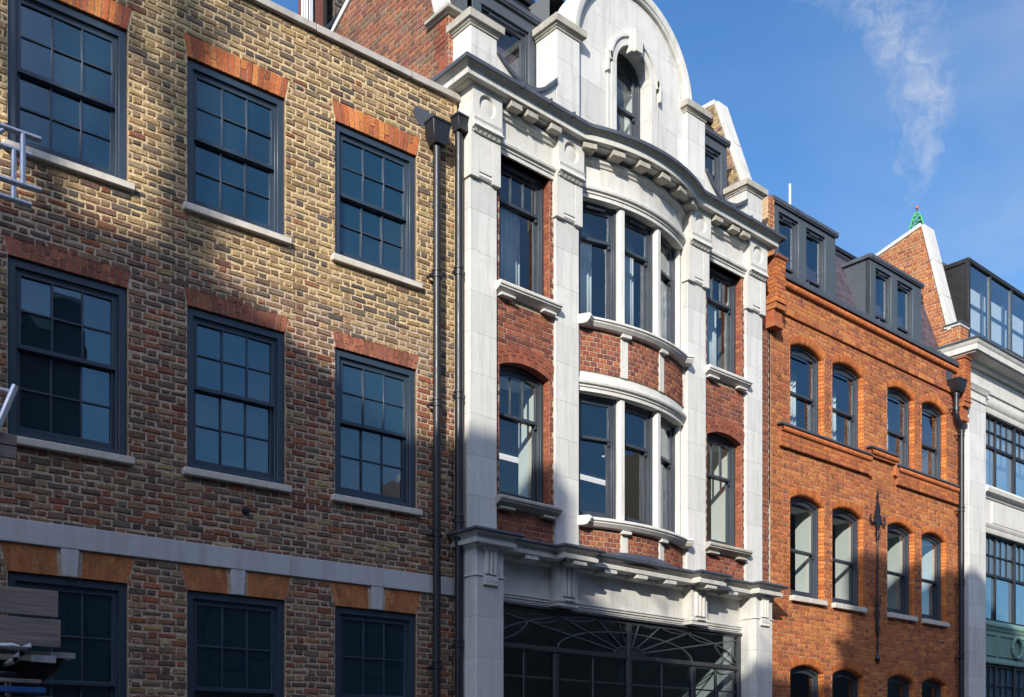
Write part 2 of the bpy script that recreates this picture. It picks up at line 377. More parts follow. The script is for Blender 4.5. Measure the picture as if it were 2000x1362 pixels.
def arc_top(x0,x1,zs,rise):
    w_=(x1-x0)/2; Rr=(w_*w_+rise*rise)/(2*rise); zc=zs+rise-Rr; xc=(x0+x1)/2
    return lambda x: zc+math.sqrt(max(Rr*Rr-(x-xc)**2,0))
def voussoirs(mb, xc, zc, ri, ro, a, n, cols, y=0.0, joint=.007, rnd=0.0, depth=.11, split=None):
    # ring of radial bricks; a = half angle; rnd = rounded intrados
    for k in range(n):
        t0=-a+2*a*k/n; t1=-a+2*a*(k+1)/n; tm=(t0+t1)/2
        segs=[(ri,ro)]
        if split: s_= ri+(ro-ri)*(split if k%2 else 1-split); segs=[(ri,s_-joint/2),(s_+joint/2,ro)]
        for a_,b_ in segs:
            cc=jit(random.choice(cols)); da=joint/2/((a_+b_)/2)
            o=random.uniform(0,.003)
            prof=[(b_,-o+.006),(b_-.002,-o-.004)]
            if rnd and a_==ri: 
                prof+=[(ri+rnd-rnd*math.sin(q*math.pi/8), -o-.004+rnd-rnd*math.cos(q*math.pi/8)) for q in range(5)]
            else: prof+=[(a_+.002,-o-.004)]
            prof+=[(a_, depth)]
            V=[]
            for t in (t0+da,t1-da):
                for r_,yy in prof: V.append((xc+r_*math.sin(t), y+yy, zc+r_*math.cos(t)))
            m_=len(prof); mb.mesh(V,[(i+1,i,m_+i,m_+i+1) for i in range(m_-1)]+[tuple(range(m_)),tuple(range(2*m_-1,m_-1,-1))],cc)

# ---------------------------------------------------------------- windows
def sash_window(parent, loc, w_, h, rail, frame='paint1', glass='g1', bars_u=(1,0), bars_l=(0,0), rise=0.0, rotz=0, fo=.075, stile=.05, vent=False, lining=True, name='window', bottom=.06, horn=True):
    """x centred, z from the bottom, y=0 front of the box frame. bars = (vertical bars, horizontal bars)"""
    x0,x1=-w_/2,w_/2; n=12 if rise else 0
    b=MB(); o1=arch(x0,x1,0,h,rise,12); i1=inset_arch(x0,x1,0,h,rise,fo,bottom,12)
    b.ring(o1,i1,0,.10)
    i2=inset_arch(x0,x1,0,h,rise,fo+.022,bottom+.02,12); b.ring(i1,i2,.028,.10)
    if vent: b.box(x0+.16,x1-.2,-.022,.0,h-.075,h-.05); b.box(x0+.15,x1-.19,-.012,.0,h-.085,h-.078)
    W=b.build(name,frame,parent,loc=loc,rotz=rotz,bevel=.003)
    xi0,xi1=x0+fo+.022,x1-fo-.022; zi0=bottom+.02
    up=MB(); us=inset_arch(x0,x1,0,h,rise,fo+.022,None,12)
    us=[(p[0],rail-.022) if i<2 else p for i,p in enumerate(us)]
    ui=inset_arch(x0,x1,0,h,rise,fo+.022+stile,None,12); ui=[(p[0],rail+.022) if i<2 else p for i,p in enumerate(ui)]
    up.ring(us,ui,.035,.075)
    topz=h-fo-.022-stile; gx0,gx1=xi0+stile,xi1-stile
    def bars(mb,nv,nh,za,zb,y0,y1,arcf=None,r=.009):
        for i in range(nv):
            x=gx0+(gx1-gx0)*(i+1)/(nv+1); mb.box(x-r,x+r,y0,y1,za,zb+(arcf(x) if arcf else 0))
        for i in range(nh):
            z=za+(zb-za)*(i+1)/(nh+1); mb.box(gx0,gx1,y0+.002,y1+.002,z-r,z+r)
    bars(up,*bars_u,rail+.022,topz,.038,.072, (lambda x: rise*.75) if rise else None)
    if horn:
        for xx in (xi0+.004,xi1-stile-.0): up.prism([(xx,rail-.085),(xx+stile-.004,rail-.06),(xx+stile-.004,rail-.02),(xx,rail-.02)],.045,.075)
    up.build('sash',frame,W,bevel=.002)
    lo=MB(); lo.ring(arch(xi0,xi1,zi0,rail+.02,0),arch(gx0,gx1,zi0+.07,rail-.025,0),.078,.118)
    bars(lo,*bars_l,zi0+.07,rail-.025,.080,.114)
    lo.build('sash',frame,W,bevel=.002)
    g=MB()
    def panes(nv,nh,za,zb,y):
        for i in range(nv+1):
            for k in range(nh+1):
                xa,xb=gx0+(gx1-gx0)*i/(nv+1),gx0+(gx1-gx0)*(i+1)/(nv+1); z0_,z1_=za+(zb-za)*k/(nh+1),za+(zb-za)*(k+1)/(nh+1)
                e=[random.uniform(-.004,.004) for _ in range(3)]
                g.face([(xa,y+e[0],z0_),(xb,y+e[1],z0_),(xb,y+e[1]+e[2],z1_),(xa,y+e[0]+e[2],z1_)])
    ug=inset_arch(x0,x1,0,h,rise,fo+.022+stile-.01,None,12); ug=[(p[0],rail+.012) if i<2 else p for i,p in enumerate(ug)]
    if rise or not bars_u[1]: g.face([(x,.058,z) for x,z in ug])
    else: panes(bars_u[0],bars_u[1],rail+.015,topz+.008,.058)
    panes(bars_l[0],bars_l[1],zi0+.062,rail-.018,.100)
    g.build('glass',glass,W,smooth=False)
    if lining:
        l=MB(); D=.34
        l.face([(xi1+.02,.12,zi0),(xi1+.02,.12+D,zi0),(xi1+.02,.12+D,h),(xi1+.02,.12,h)]); l.face([(xi0-.02,.12+D,zi0),(xi0-.02,.12,zi0),(xi0-.02,.12,h),(xi0-.02,.12+D,h)])
        l.face([(xi0-.02,.12,h-.04),(xi1+.02,.12,h-.04),(xi1+.02,.12+D,h-.04),(xi0-.02,.12+D,h-.04)]); l.face([(xi0-.02,.12,zi0),(xi0-.02,.12+D,zi0),(xi1+.02,.12+D,zi0),(xi1+.02,.12,zi0)])
        l.build('jamb_lining','white',W,smooth=False)
    return W
def room(parent, x0,x1,floors,y0,y1,wallm='dark'):
    m=MB()
    for za,zb in floors:
        m.mi=0
        m.face([(x0,y1,za),(x1,y1,za),(x1,y1,zb),(x0,y1,zb)]); m.face([(x0,y0,za),(x0,y1,za),(x0,y1,zb),(x0,y0,zb)]); m.face([(x1,y1,za),(x1,y0,za),(x1,y0,zb),(x1,y1,zb)])
        m.face([(x0,y0,zb),(x1,y0,zb),(x1,y1,zb),(x0,y1,zb)])
        m.mi=1; m.face([(x0,y0,za),(x1,y0,za),(x1,y1,za),(x0,y1,za)])
    return m.build('interior',[wallm,'floor'],parent,smooth=False)
def curtain(root_parent_matrix, x0,x1,z0,z1,y,label,nf=7,amp=.03,group=None,m='curtain'):
    b=MB(); n=nf*8; V=[]
    for k in range(n+1):
        u=k/n; x=x0+(x1-x0)*u; yy=y+amp*math.sin(u*nf*2*math.pi)+amp*.4*math.sin(u*nf*4.3+1)
        V += [(x,yy,z0),(x+.01*math.sin(u*9),yy*.5+y*.5,z1)]
    b.mesh(V,[(2*k,2*k+2,2*k+3,2*k+1) for k in range(n)])
    o=b.build('curtain',m); o.matrix_world=root_parent_matrix @ Matrix.Identity(4)
    so_=o.modifiers.new('thickness','SOLIDIFY'); so_.thickness=.004
    return tag(o,label,'curtain',group)
def T(loc,rz): return Matrix.Translation(loc) @ Matrix.Rotation(rz,4,'Z')
# ================================================================ ground
g=MB(); g.face([(-400,-400,-.16),(400,-400,-.16),(400,400,-.16),(-400,400,-.16)]); o=g.build('ground','asphalt'); o['kind']='structure'
g=MB(); g.box(-40,80,-1.2,8.2,-.15,-.12); o=g.build('road','asphalt'); o['kind']='structure'
g=MB(); g.box(-40,80,8.2,10.75,-.15,0); o=g.build('pavement','paving',bevel=.01); o['kind']='structure'
g=MB(); g.box(-40,80,-3.0,-1.2,-.15,0); o=g.build('pavement','paving',bevel=.01); o['kind']='structure'

# ================================================================ brown brick house (left)
H1=R(-2.6937); O1=Vector((8.586,10.7083,0))
h1=root('brick_townhouse','brown and yellow stock brick townhouse with blue-grey sash windows and a stone coping','building',O1,H1)
T1=T(O1,H1)
YB=[(.33,.22,.105),(.28,.185,.092),(.37,.26,.135)]; BR=[(.235,.15,.088),(.20,.128,.078),(.26,.165,.095)]; DK=[(.12,.095,.075),(.10,.082,.068),(.14,.105,.08)]; RD=[(.24,.085,.045),(.20,.075,.045),(.28,.10,.05)]; PU=[(.145,.082,.062),(.13,.076,.06),(.165,.09,.065)]
def sstep(a,b,x): t=max(0,min(1,(x-a)/(b-a))); return t*t*(3-2*t)
PATCH=[(-2.1,6.2,.5,.55),(-.45,6.0,.4,.7),(-4.0,5.6,.5,.8),(-2.2,5.4,.5,.7),(-3.2,4.4,1.0,.3)]
def col1(x,z,wd):
    c=col1a(x,z,wd); k=max(0,random.gauss(.10,.14)); k=min(k,.5); lo=1-sstep(-.6,.8,z-6.5+.25*(x+1))
    return tuple(a*(1-k)+m*k for a,m in zip(c,(.50-.14*lo,.36-.13*lo,.20-.07*lo)))
def col1a(x,z,wd):
    lo=1-sstep(-.6,.7,z-6.55+.25*(x+1)+random.uniform(-.4,.4)); r=random.random()  # lower bricks redder and browner, partly the shaded zone's tone put into colour
    red=.02+.17*lo
    for px,pz,rx,rz in PATCH:
        red=max(red,.5*math.exp(-((x-px)/rx)**2-((z-pz)/rz)**2))
    if r<red: return jit(random.choice(RD),.2)
    r=random.random()
    if lo>.5: pal = PU if r<.50 else BR if r<.72 else DK if r<.95 else YB
    else: pal = YB if r<.46 else BR if r<.73 else DK if r<.97 else PU
    return jit(random.choice(pal),.18)
WX=[-6.66,-4.855,-3.045,-1.222]; WW=1.166
rows=[(7.775,9.385),(4.905,6.675),(1.75,3.578)]
ARCH=[(9.395,9.63,.045),(6.685,6.872,.04),(3.585,3.862,.075)]
holes=[]; bh=[]
for (za,zb),(a0,a1,fl) in zip(rows,ARCH):
    for x in WX:
        xa,xb=x-WW/2,x+WW/2
        holes.append((xa,xb,za,flat_top(zb+.012)))
        def f(z,xa=xa,xb=xb,za=za,a0=a0,a1=a1,fl=fl):
            if za-.1<z<za: return (xa-.06,xb+.06)
            if za<=z<=a0: return (xa,xb)
            if a0<z<a1: k=fl*(z-a0)/(a1-a0); return (xa-k,xb+k)
        bh.append(f)
bh.append(lambda z: (-9,0.02) if 3.868<z<4.10 else None)
b=MB(); MC=(.62,.465,.265)
wall_sheet(b,-7.6,-.0,.0,7.2,[h for h in holes if h[2]<7.2],.004,(.50,.385,.28),.10,(.20,.15,.09)); wall_sheet(b,-7.6,-.0,7.2,10.33,[h for h in holes if h[2]>7.2],.004,MC,.10,(.20,.15,.09))  # greyer mortar below: tint for the shaded zone put into its colour
bricks(b,-7.6,-.045,1.0,10.33,col1,.075,.212,.105,.0195,bh,rough=.0085,proud=.002)
b.mi=1
b.build('wall','brick',h1,smooth=False)
b=MB()
b.face([(-7.6,0.004,0),(-7.6,9,0),(-7.6,9,10.3),(-7.6,.004,10.3)]); b.face([(0,0.004,0),(0,0.004,10.3),(0,9,10.3),(0,9,0)])
b.face([(-7.6,9,0),(0,9,0),(0,9,10.3),(-7.6,9,10.3)]); b.build('side_wall','dark',h1,smooth=False)
b=MB(); b.box(-7.6,0,.35,9,9.95,10.05); b.build('roof','lead',h1,smooth=False)
# coping
b=MB(); x=-7.6
for wd in (2.0,1.62,1.9,1.35,.80):
    b.prismx([(-.06,10.315),(.34,10.315),(.34,10.40),(.10,10.415),(-.06,10.40)],x+.003,x+wd-.003); x+=wd
b.build('coping','coping',h1,bevel=.006)
b=MB(); b.box(-7.6,.0,-.028,.05,3.868,4.100); b.build('string_course','band',h1,bevel=.006)
# windows
first={}
for ri,((za,zb),(a0,a1,fl)) in enumerate(zip(rows,ARCH)):
    for wi,x in enumerate(WX):
        if ri not in first:
            rail=(.50,.525,.42)[ri]*(zb-za)+za
            first[ri]=sash_window(h1,(x,.032,za),WW-.004,zb-za,rail-za,'paint1','g1',(2,1),(2,1),fo=.078,stile=.038,lining=False,horn=False,bottom=.055)
            Wn=first[ri]
            s=MB(); s.box(-WW/2-.055,WW/2+.06,-.095,-.02,-.078,0.0); s.box(-WW/2,WW/2,-.022,.07,-.07,.004); s.build('sill','sill',Wn,bevel=.008)
        else:
            Wn=dup(first[ri],loc=(x,.032,za))
        l=MB()
        if ri<2:
            l.cur=(.72,.60,.44); n=17; xa,xb=x-WW/2,x+WW/2
            l.prism([(xa+.01,a0+.004),(xb-.01,a0+.004),(xb+fl-.008,a1-.003),(xa-fl+.008,a1-.003)],.004,.11)
            pal=[(.54,.165,.055),(.46,.13,.048),(.60,.22,.07),(.38,.115,.055)] if ri==0 else [(.29,.10,.06),(.34,.12,.065),(.25,.09,.06)]
            for k in range(n):
                u0,u1=k/n,(k+1)/n; e=.0065
                bx0,bx1=xa+WW*u0+e,xa+WW*u1-e; tx0,tx1=xa-fl+(WW+2*fl)*u0+e,xa-fl+(WW+2*fl)*u1-e
                sp=[(0,1)] if random.random()<(.85 if ri==0 else .45) else [(0,.55-.04),(.55+.0,1)] if k%2 else [(0,.36),(.40,1)]
                for s0,s1 in sp:
                    q=lambda s:(bx0+(tx0-bx0)*s,bx1+(tx1-bx1)*s,a0+(a1-a0)*s)
                    A,B=q(s0),q(s1); o=random.uniform(.001,.005)
                    l.prism([(A[0],A[2]),(A[1],A[2]),(B[1],B[2]),(B[0],B[2])],-o,.11,jit(random.choice(pal),.2))
            l.build('lintel','brick',h1,smooth=False)
        else:
            n=20; xa,xb=x-WW/2,x+WW/2; l.cur=(.55,.42,.28); kx0,kx1=x-.083,x+.083; kb=.012
            l.prism([(xa+.01,a0+.003),(xb-.01,a0+.003),(xb+fl-.006,a1-.002),(xa-fl+.006,a1-.002)],.006,.11)
            for k in range(n):
                u0,u1=k/n,(k+1)/n; e=.0036
                sp=[(0,.34),(.345,.8),(.805,1)] if k%2 else [(0,.6),(.605,1)]
                for s0,s1 in sp:
                    def q(u,s): return xa+WW*u+(-fl+2*fl*u)*s
                    P4=[(q(u0,s0)+e,a0+(a1-a0)*s0),(q(u1,s0)-e,a0+(a1-a0)*s0),(q(u1,s1)-e,a0+(a1-a0)*s1-.001),(q(u0,s1)+e,a0+(a1-a0)*s1-.001)]
                    if P4[1][0]<kx0 or P4[0][0]>kx1: l.prism(P4,-.001,.1,jit(random.choice([(.42,.155,.055),(.38,.135,.05),(.45,.18,.065)]),.14))
            l.build('lintel','brick',h1,smooth=False)
            kk=MB(); kk.prism([(kx0+kb,a0+.001),(kx1-kb,a0+.001),(kx1+.004,3.867),(kx0-.004,3.867)],-.024,.09); kk.build('keystone','band',h1,bevel=.004)
room(h1,-7.4,-.2,[(7.2,9.9),(4.2,7.1),(.2,3.95)],.2,4.5)
# down pipe with hopper
def pipe_part(parent,x,y,z0,z1,r,brk,loose=None):
    p=MB(); p.tube((x,y,z0),(x,y,z1),r,16)
    for z in brk:
        p.lathe(x,y,[(r+.002,z-.055),(r+.011,z-.05),(r+.011,z-.035),(r+.004,z-.03),(r+.004,z+.02),(r+.013,z+.028),(r+.013,z+.05),(r+.001,z+.056)],16)
    return p.build('drainpipe','pipe',parent)
def bracket(pp,x,y,z,r):
    b=MB(); b.box(x-r-.035,x+r+.035,y-.006,y+.022,z-.045,z-.008)
    b.ball((x-r-.03,y+.03,z-.03),.03,8); b.tube((x-r-.03,y+.03,z-.03),(x-r-.03,.004,z-.03),.014,8); b.tube((x+r+.03,y+.03,z-.03),(x+r+.03,.004,z-.03),.014,8); b.build('bracket','pipe',pp)
def hopper(pp,x0,x1,y0,y1,z0,z1,name='hopper'):
    b=MB(); t=.018; cx,cy=(x0+x1)/2,(y0+y1)/2
    V=[(x0+t,y0+t,z0+.10),(x1-t,y0+t,z0+.10),(x1-t,y1,z0+.10),(x0+t,y1,z0+.10),(x0,y0,z1-.03),(x1,y0,z1-.03),(x1,y1,z1-.03),(x0,y1,z1-.03),(cx-.08,cy-.08,z0),(cx+.08,cy-.08,z0),(cx+.08,cy+.075,z0),(cx-.08,cy+.075,z0)]
    b.mesh(V,[(0,1,5,4),(1,2,6,5),(2,3,7,6),(3,0,4,7),(8,9,1,0),(9,10,2,1),(10,11,3,2),(11,8,0,3),(8,11,10,9)])
    b.ring([(x0-.012,0),(x1+.012,0),(x1+.012,.03),(x0-.012,.03)],[(x0-.011,.0001),(x1+.011,.0001),(x1+.011,.0299),(x0-.011,.0299)],0,0) if 0 else None
    b.box(x0-.012,x1+.012,y0-.012,y0+.008,z1-.03,z1); b.box(x0-.012,x0+.008,y0+.008,y1,z1-.03,z1); b.box(x1-.008,x1+.012,y0+.008,y1,z1-.03,z1)
    b.box(x0+.01,x1-.01,y0+.01,y1,z1-.05,z1-.04)
    return b.build(name,'pipe',pp,bevel=.004)
px=-.395
dp=pipe_part(h1,px,-.105,.1,9.66,.05,[7.93,6.29,4.63,2.95])
for z in (7.93,6.29,4.63,2.95): bracket(dp,px,-.105,z,.05)
hopper(dp,-.52,-.25,-.21,-.005,9.56,9.86)
b=MB(); b.prism([(-.60,9.80),(-.46,9.80),(-.46,9.72),(-.36,9.72),(-.16,9.90),(-.10,9.985),(-.66,10.02),(-.70,9.93)],-.012,.0); b.build('flashing','lead',dp)
b=MB(); b.tube((-2.955,-.03,4.545),(-2.955,.05,4.545),.045,16); b.tube((-2.955,-.045,4.545),(-2.955,-.03,4.545),.03,12); b.tube((-2.955,-.052,4.545),(-2.955,-.045,4.545),.012,8); b.build('vent','pipe',h1,bevel=.004)

# ================================================================ stone fronted house with the bow (middle)
O2=Vector((8.6815,10.4883,0)); T2=T(O2,0)
h2=root('stone_fronted_house','white stone fronted house with a curved bow, round gable and red brick panels','building',O2)
XC=3.155
def mir(x): return 2*XC-x
def spath(pts): return pts
SAG,BD=.245,-.08; HW=1.215; BR2=(HW*HW+SAG*SAG)/(2*SAG); TH=math.asin(HW/BR2)
def bowd(x,d0=BD): return d0+math.sqrt(BR2*BR2-(x-XC)**2)-(BR2-SAG)
def bowpath(d0=BD,n=28,ext=1.0): 
    return [(XC+BR2*math.sin(-TH+2*TH*i/n), -(d0+BR2*math.cos(-TH+2*TH*i/n)-(BR2-SAG))) for i in range(n+1)]
def bowP(u,z,o,d0=BD):       # u = arc length from centre
    a=u/BR2; r=BR2+o; return (XC+r*math.sin(a), -(d0+r*math.cos(a)-(BR2-SAG)), z)
RB=[(.235,.072,.045),(.20,.06,.042),(.27,.085,.048),(.175,.06,.048),(.31,.10,.05)]
def col2(x,z,wd): return jit(random.choice(RB),.18)
MR=(.42,.33,.235)
# --- brick side bays
def side_wall(x0,x1,wx0,wx1,name):
    b=MB(); y=.04
    t2=arc_top(wx0,wx1,7.0,.10)
    hs=[(wx0,wx1,8.06,flat_top(9.80)),(wx0,wx1,5.235,t2,10)]
    xm=(wx0+wx1)/2; hw=(wx1-wx0)/2
    RI=(hw*hw+.01)/(2*.10); zc=7.1-RI; RO=RI+.235
    def f1(z): 
        if 8.06<=z<=9.8: return (wx0,wx1)
        if 7.88<z<8.06: return (x0,x1)
    def f2(z):
        if 5.235<=z<=7.0: return (wx0,wx1)
        if 5.05<z<5.235: return (x0,x1)
        if 7.0<z<=7.34:
            q=RO*RO-(z+.018-zc)**2
            if q<=0: return None
            w_=math.sqrt(q); a=min(w_,hw+.03+.09*(z-7.0)/.3); return (xm-a,xm+a)
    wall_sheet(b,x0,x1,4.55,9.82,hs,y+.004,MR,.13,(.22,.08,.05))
    bricks(b,x0,x1,4.58,9.80,col2,.0715,.225,.110,.008,[f1,f2],y=y,rough=.0018,proud=.003)
    a=math.asin((hw+.01)/RI); voussoirs(b,xm,zc,RI,RO,a,15,[(.27,.085,.05),(.23,.075,.048),(.31,.10,.055)],y=y-.003,split=.62,depth=.13)
    # brick reveals
    for xr,sg in ((wx1,-1),(wx0,1)):
        for za,zb in ((8.06,9.8),(5.235,7.02)):
            bricks(b,0,.125,za,zb,lambda x,z,w_: jit(random.choice([(.30,.095,.05),(.26,.08,.045),(.34,.12,.06)]),.16),.0715,.115,.115,.008,P=lambda u,z,o,xr=xr,sg=sg:(xr+sg*(o-.0),y+.0+(u if sg<0 else .125-u),z),rough=.0015,proud=.002,bond='header')
    b.build(name,'brick',h2,smooth=False)
side_wall(.40,1.48,.48,1.40,'wall'); side_wall(mir(1.48),mir(.40),mir(1.40),mir(.48),'wall')
def strip(x0,x1,z0,z1,y,name='wall'):
    b=MB(); b.box(x0,x1,y+.004,y+.3,z0,z1,MR); bricks(b,x0,x1,z0,z1,lambda x,z,w_: jit(random.choice([(.22,.075,.045),(.19,.065,.045),(.26,.085,.045)]),.18),.0735,.225,.1125,.008,y=y,rough=.002,proud=.003); b.build(name,'brick',h2,smooth=False)
strip(6.36,6.77,3.9,10.42,.135)
# core
b=MB()
b.face([(-.05,.3,0),(-.05,9,0),(-.05,9,10.6),(-.05,.3,10.6)]); b.face([(6.40,.16,0),(6.40,.16,10.6),(6.40,9,10.6),(6.40,9,0)]); b.face([(-.05,9,0),(6.4,9,0),(6.4,9,10.6),(-.05,9,10.6)])
b.box(-.06,.40,.40,.9,0,10.5); b.build('core_wall','dark',h2,smooth=False)
room(h2,.0,6.3,[(7.75,10.25),(4.75,7.55)],.62,5.0); 
# --- bow: brick aprons, stone strips, lintels, sills
def bow_box(mb,ua,ub,z0,z1,o0,o1,n=6,c=None):
    V=[];F=[]
    for i in range(n+1):
        u=ua+(ub-ua)*i/n
        V += [bowP(u,z0,o0),bowP(u,z0,o1),bowP(u,z1,o1),bowP(u,z1,o0)]
    for i in range(n):
        for k in range(4): F.append((i*4+k,i*4+(k+1)%4,i*4+4+(k+1)%4,i*4+4+k))
    F += [(3,2,1,0),(n*4,n*4+1,n*4+2,n*4+3)]
    mb.mesh(V,F,c)
UE=BR2*TH; US=.416
bow=bpy.data.objects.new('bow_window',None); col.objects.link(bow); bow.parent=h2
for z0,z1 in ((7.31,7.93),(4.60,5.07)):
    b=MB(); b.cur=MR
    for ua,ub in ((-UE,-US-.066),(-US+.066,US-.066),(US+.066,UE)): bow_box(b,ua,ub,z0,z1,-.2,-.004,10,MR)
    for ua,ub in ((-UE+.07,-US-.066),(-US+.066,US-.066),(US+.066,UE-.05)):
        bricks(b,ua,ub,z0,z1,lambda x,z,w_: jit(random.choice(RB+[(.33,.12,.055)]),.16),.0715,.1125,.1145,.009,P=bowP,rough=.0015,bond='header',proud=.003)
    b.build('brick_panel','brick',bow,smooth=False)
    for ua,ub in ((-US-.066,-US+.066),(US-.066,US+.066),(-UE,-UE+.07),(UE-.05,UE)):
        s=MB(); bow_box(s,ua,ub,z0,z1,-.1,.012,2); s.build('stone_strip','stone',bow,bevel=.004)
def bow_sill(zt,name='sill'):
    s=MB(); P=bowpath(BD,30); P=[(1.942,-.06)]+P[2:-2]+[(mir(1.942),-.06)]
    s.sweep(P,[(-.2,zt),(.10,zt),(.135,zt-.02),(.14,zt-.05),(.115,zt-.06),(.12,zt-.075),(.075,zt-.125),(.03,zt-.135),(-.2,zt-.135)])
    for u in (-US,US): bow_box(s,u-.085,u+.085,zt-.185,zt-.137,-.02,.075,2)
    s.build(name,'stone',bow,bevel=.004)
bow_sill(8.06); bow_sill(5.205)
ARCHI=lambda z:[(-.30,z),(.0,z),(.0,z+.055),(.018,z+.06),(.018,z+.085),(.05,z+.10),(.058,z+.13),(.045,z+.155),(.03,z+.165),(.03,z+.18),(.0,z+.185),(-.02,z+.30),(-.30,z+.30)]
s=MB(); s.sweep(bowpath(BD,30),ARCHI(7.02)); s.build('lintel','stone',bow)
s=MB(); s.sweep(bowpath(BD,30),[(-.30,9.80),(.0,9.80),(.0,9.855),(.018,9.86),(.018,9.885),(.05,9.90),(.058,9.93),(.045,9.955),(.03,9.965),(.03,9.98),(-.01,9.985),(-.01,10.26),(.01,10.265),(.02,10.29),(.05,10.31),(.05,10.36),(-.30,10.36)]); s.build('lintel','stone',bow)
# side jambs and mullions of the two window tiers
for z0,z1,rail in ((8.06,9.80,9.30),(5.205,7.02,6.42)):
    for u in (-US,US):
        m=MB(); ch=.045
        q=lambda uu,zz,o: bowP(uu,zz,o)
        oo=[(-.063,-.16),(-.063,-.075),(-.063+ch*.6,-.035),(.063-ch*.6,-.035),(.063,-.075),(.063,-.16)]
        V=[bowP(u+a,z,o) for z in (z0,z1) for a,o in oo]; n=len(oo)
        m.mesh(V,[(i,(i+1)%n,n+(i+1)%n,n+i) for i in range(n)]); m.build('mullion','stone',bow)
    for sg in (-1,1):
        m=MB(); oo=[(UE+.06,-.05),(UE-.05,-.05),(UE-.075,-.085),(UE-.075,-.16),(UE+.06,-.16)]
        V=[bowP(sg*a,z,o) for z in (z0,z1) for a,o in oo]; n=len(oo)
        m.mesh(V,[((i,(i+1)%n,n+(i+1)%n,n+i) if sg<0 else (i,n+i,n+(i+1)%n,(i+1)%n)) for i in range(n)]); m.build('jamb','stone',bow)
    h_=z1-z0
    for ua,ub in ((-UE+.075,-US-.063),(-US+.063,US-.063),(US+.063,UE-.075)):
        um=(ua+ub)/2; a=um/BR2; wch=2*(BR2-.13)*math.sin((ub-ua)/2/BR2)+.012
        p=bowP(um,z0,-.135)
        sash_window(bow,(p[0],p[1],z0),wch,h_,rail-z0,'paint2','g2',(0,0),(0,0),rotz=a,fo=.045,stile=.045,vent=(z0>8),lining=False)
# side bay windows
for x in ((.48+1.40)/2,mir((.48+1.40)/2)):
    sash_window(h2,(x,.155,8.06),.92,1.74,1.24,'paint2','g2',(2,0),(0,0),fo=.05,stile=.045,vent=True,lining=False)
    sash_window(h2,(x,.165,5.235),.92,1.765,1.185,'paint2','g2',(2,0),(0,0),rise=.10,fo=.05,stile=.045)
# side bay sills, lintels, friezes
for x0,x1 in ((.405,1.475),(mir(1.475),mir(.405))):
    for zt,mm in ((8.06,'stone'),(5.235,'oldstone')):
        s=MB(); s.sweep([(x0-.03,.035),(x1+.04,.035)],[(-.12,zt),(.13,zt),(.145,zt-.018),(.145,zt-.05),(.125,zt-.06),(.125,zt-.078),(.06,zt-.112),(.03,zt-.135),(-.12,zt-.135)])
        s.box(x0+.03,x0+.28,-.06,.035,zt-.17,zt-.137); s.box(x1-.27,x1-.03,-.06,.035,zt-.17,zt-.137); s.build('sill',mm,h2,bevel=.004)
    s=MB(); s.sweep([(x0,.012),(x1,.012)],[(-.18,9.80),(.0,9.80),(.0,9.855),(.018,9.86),(.018,9.885),(.05,9.90),(.058,9.93),(.045,9.955),(.03,9.965),(.03,9.98),(-.02,9.985),(-.02,10.26),(.01,10.265),(.02,10.29),(.05,10.31),(.05,10.36),(-.18,10.36)]); s.build('frieze','stone',h2)
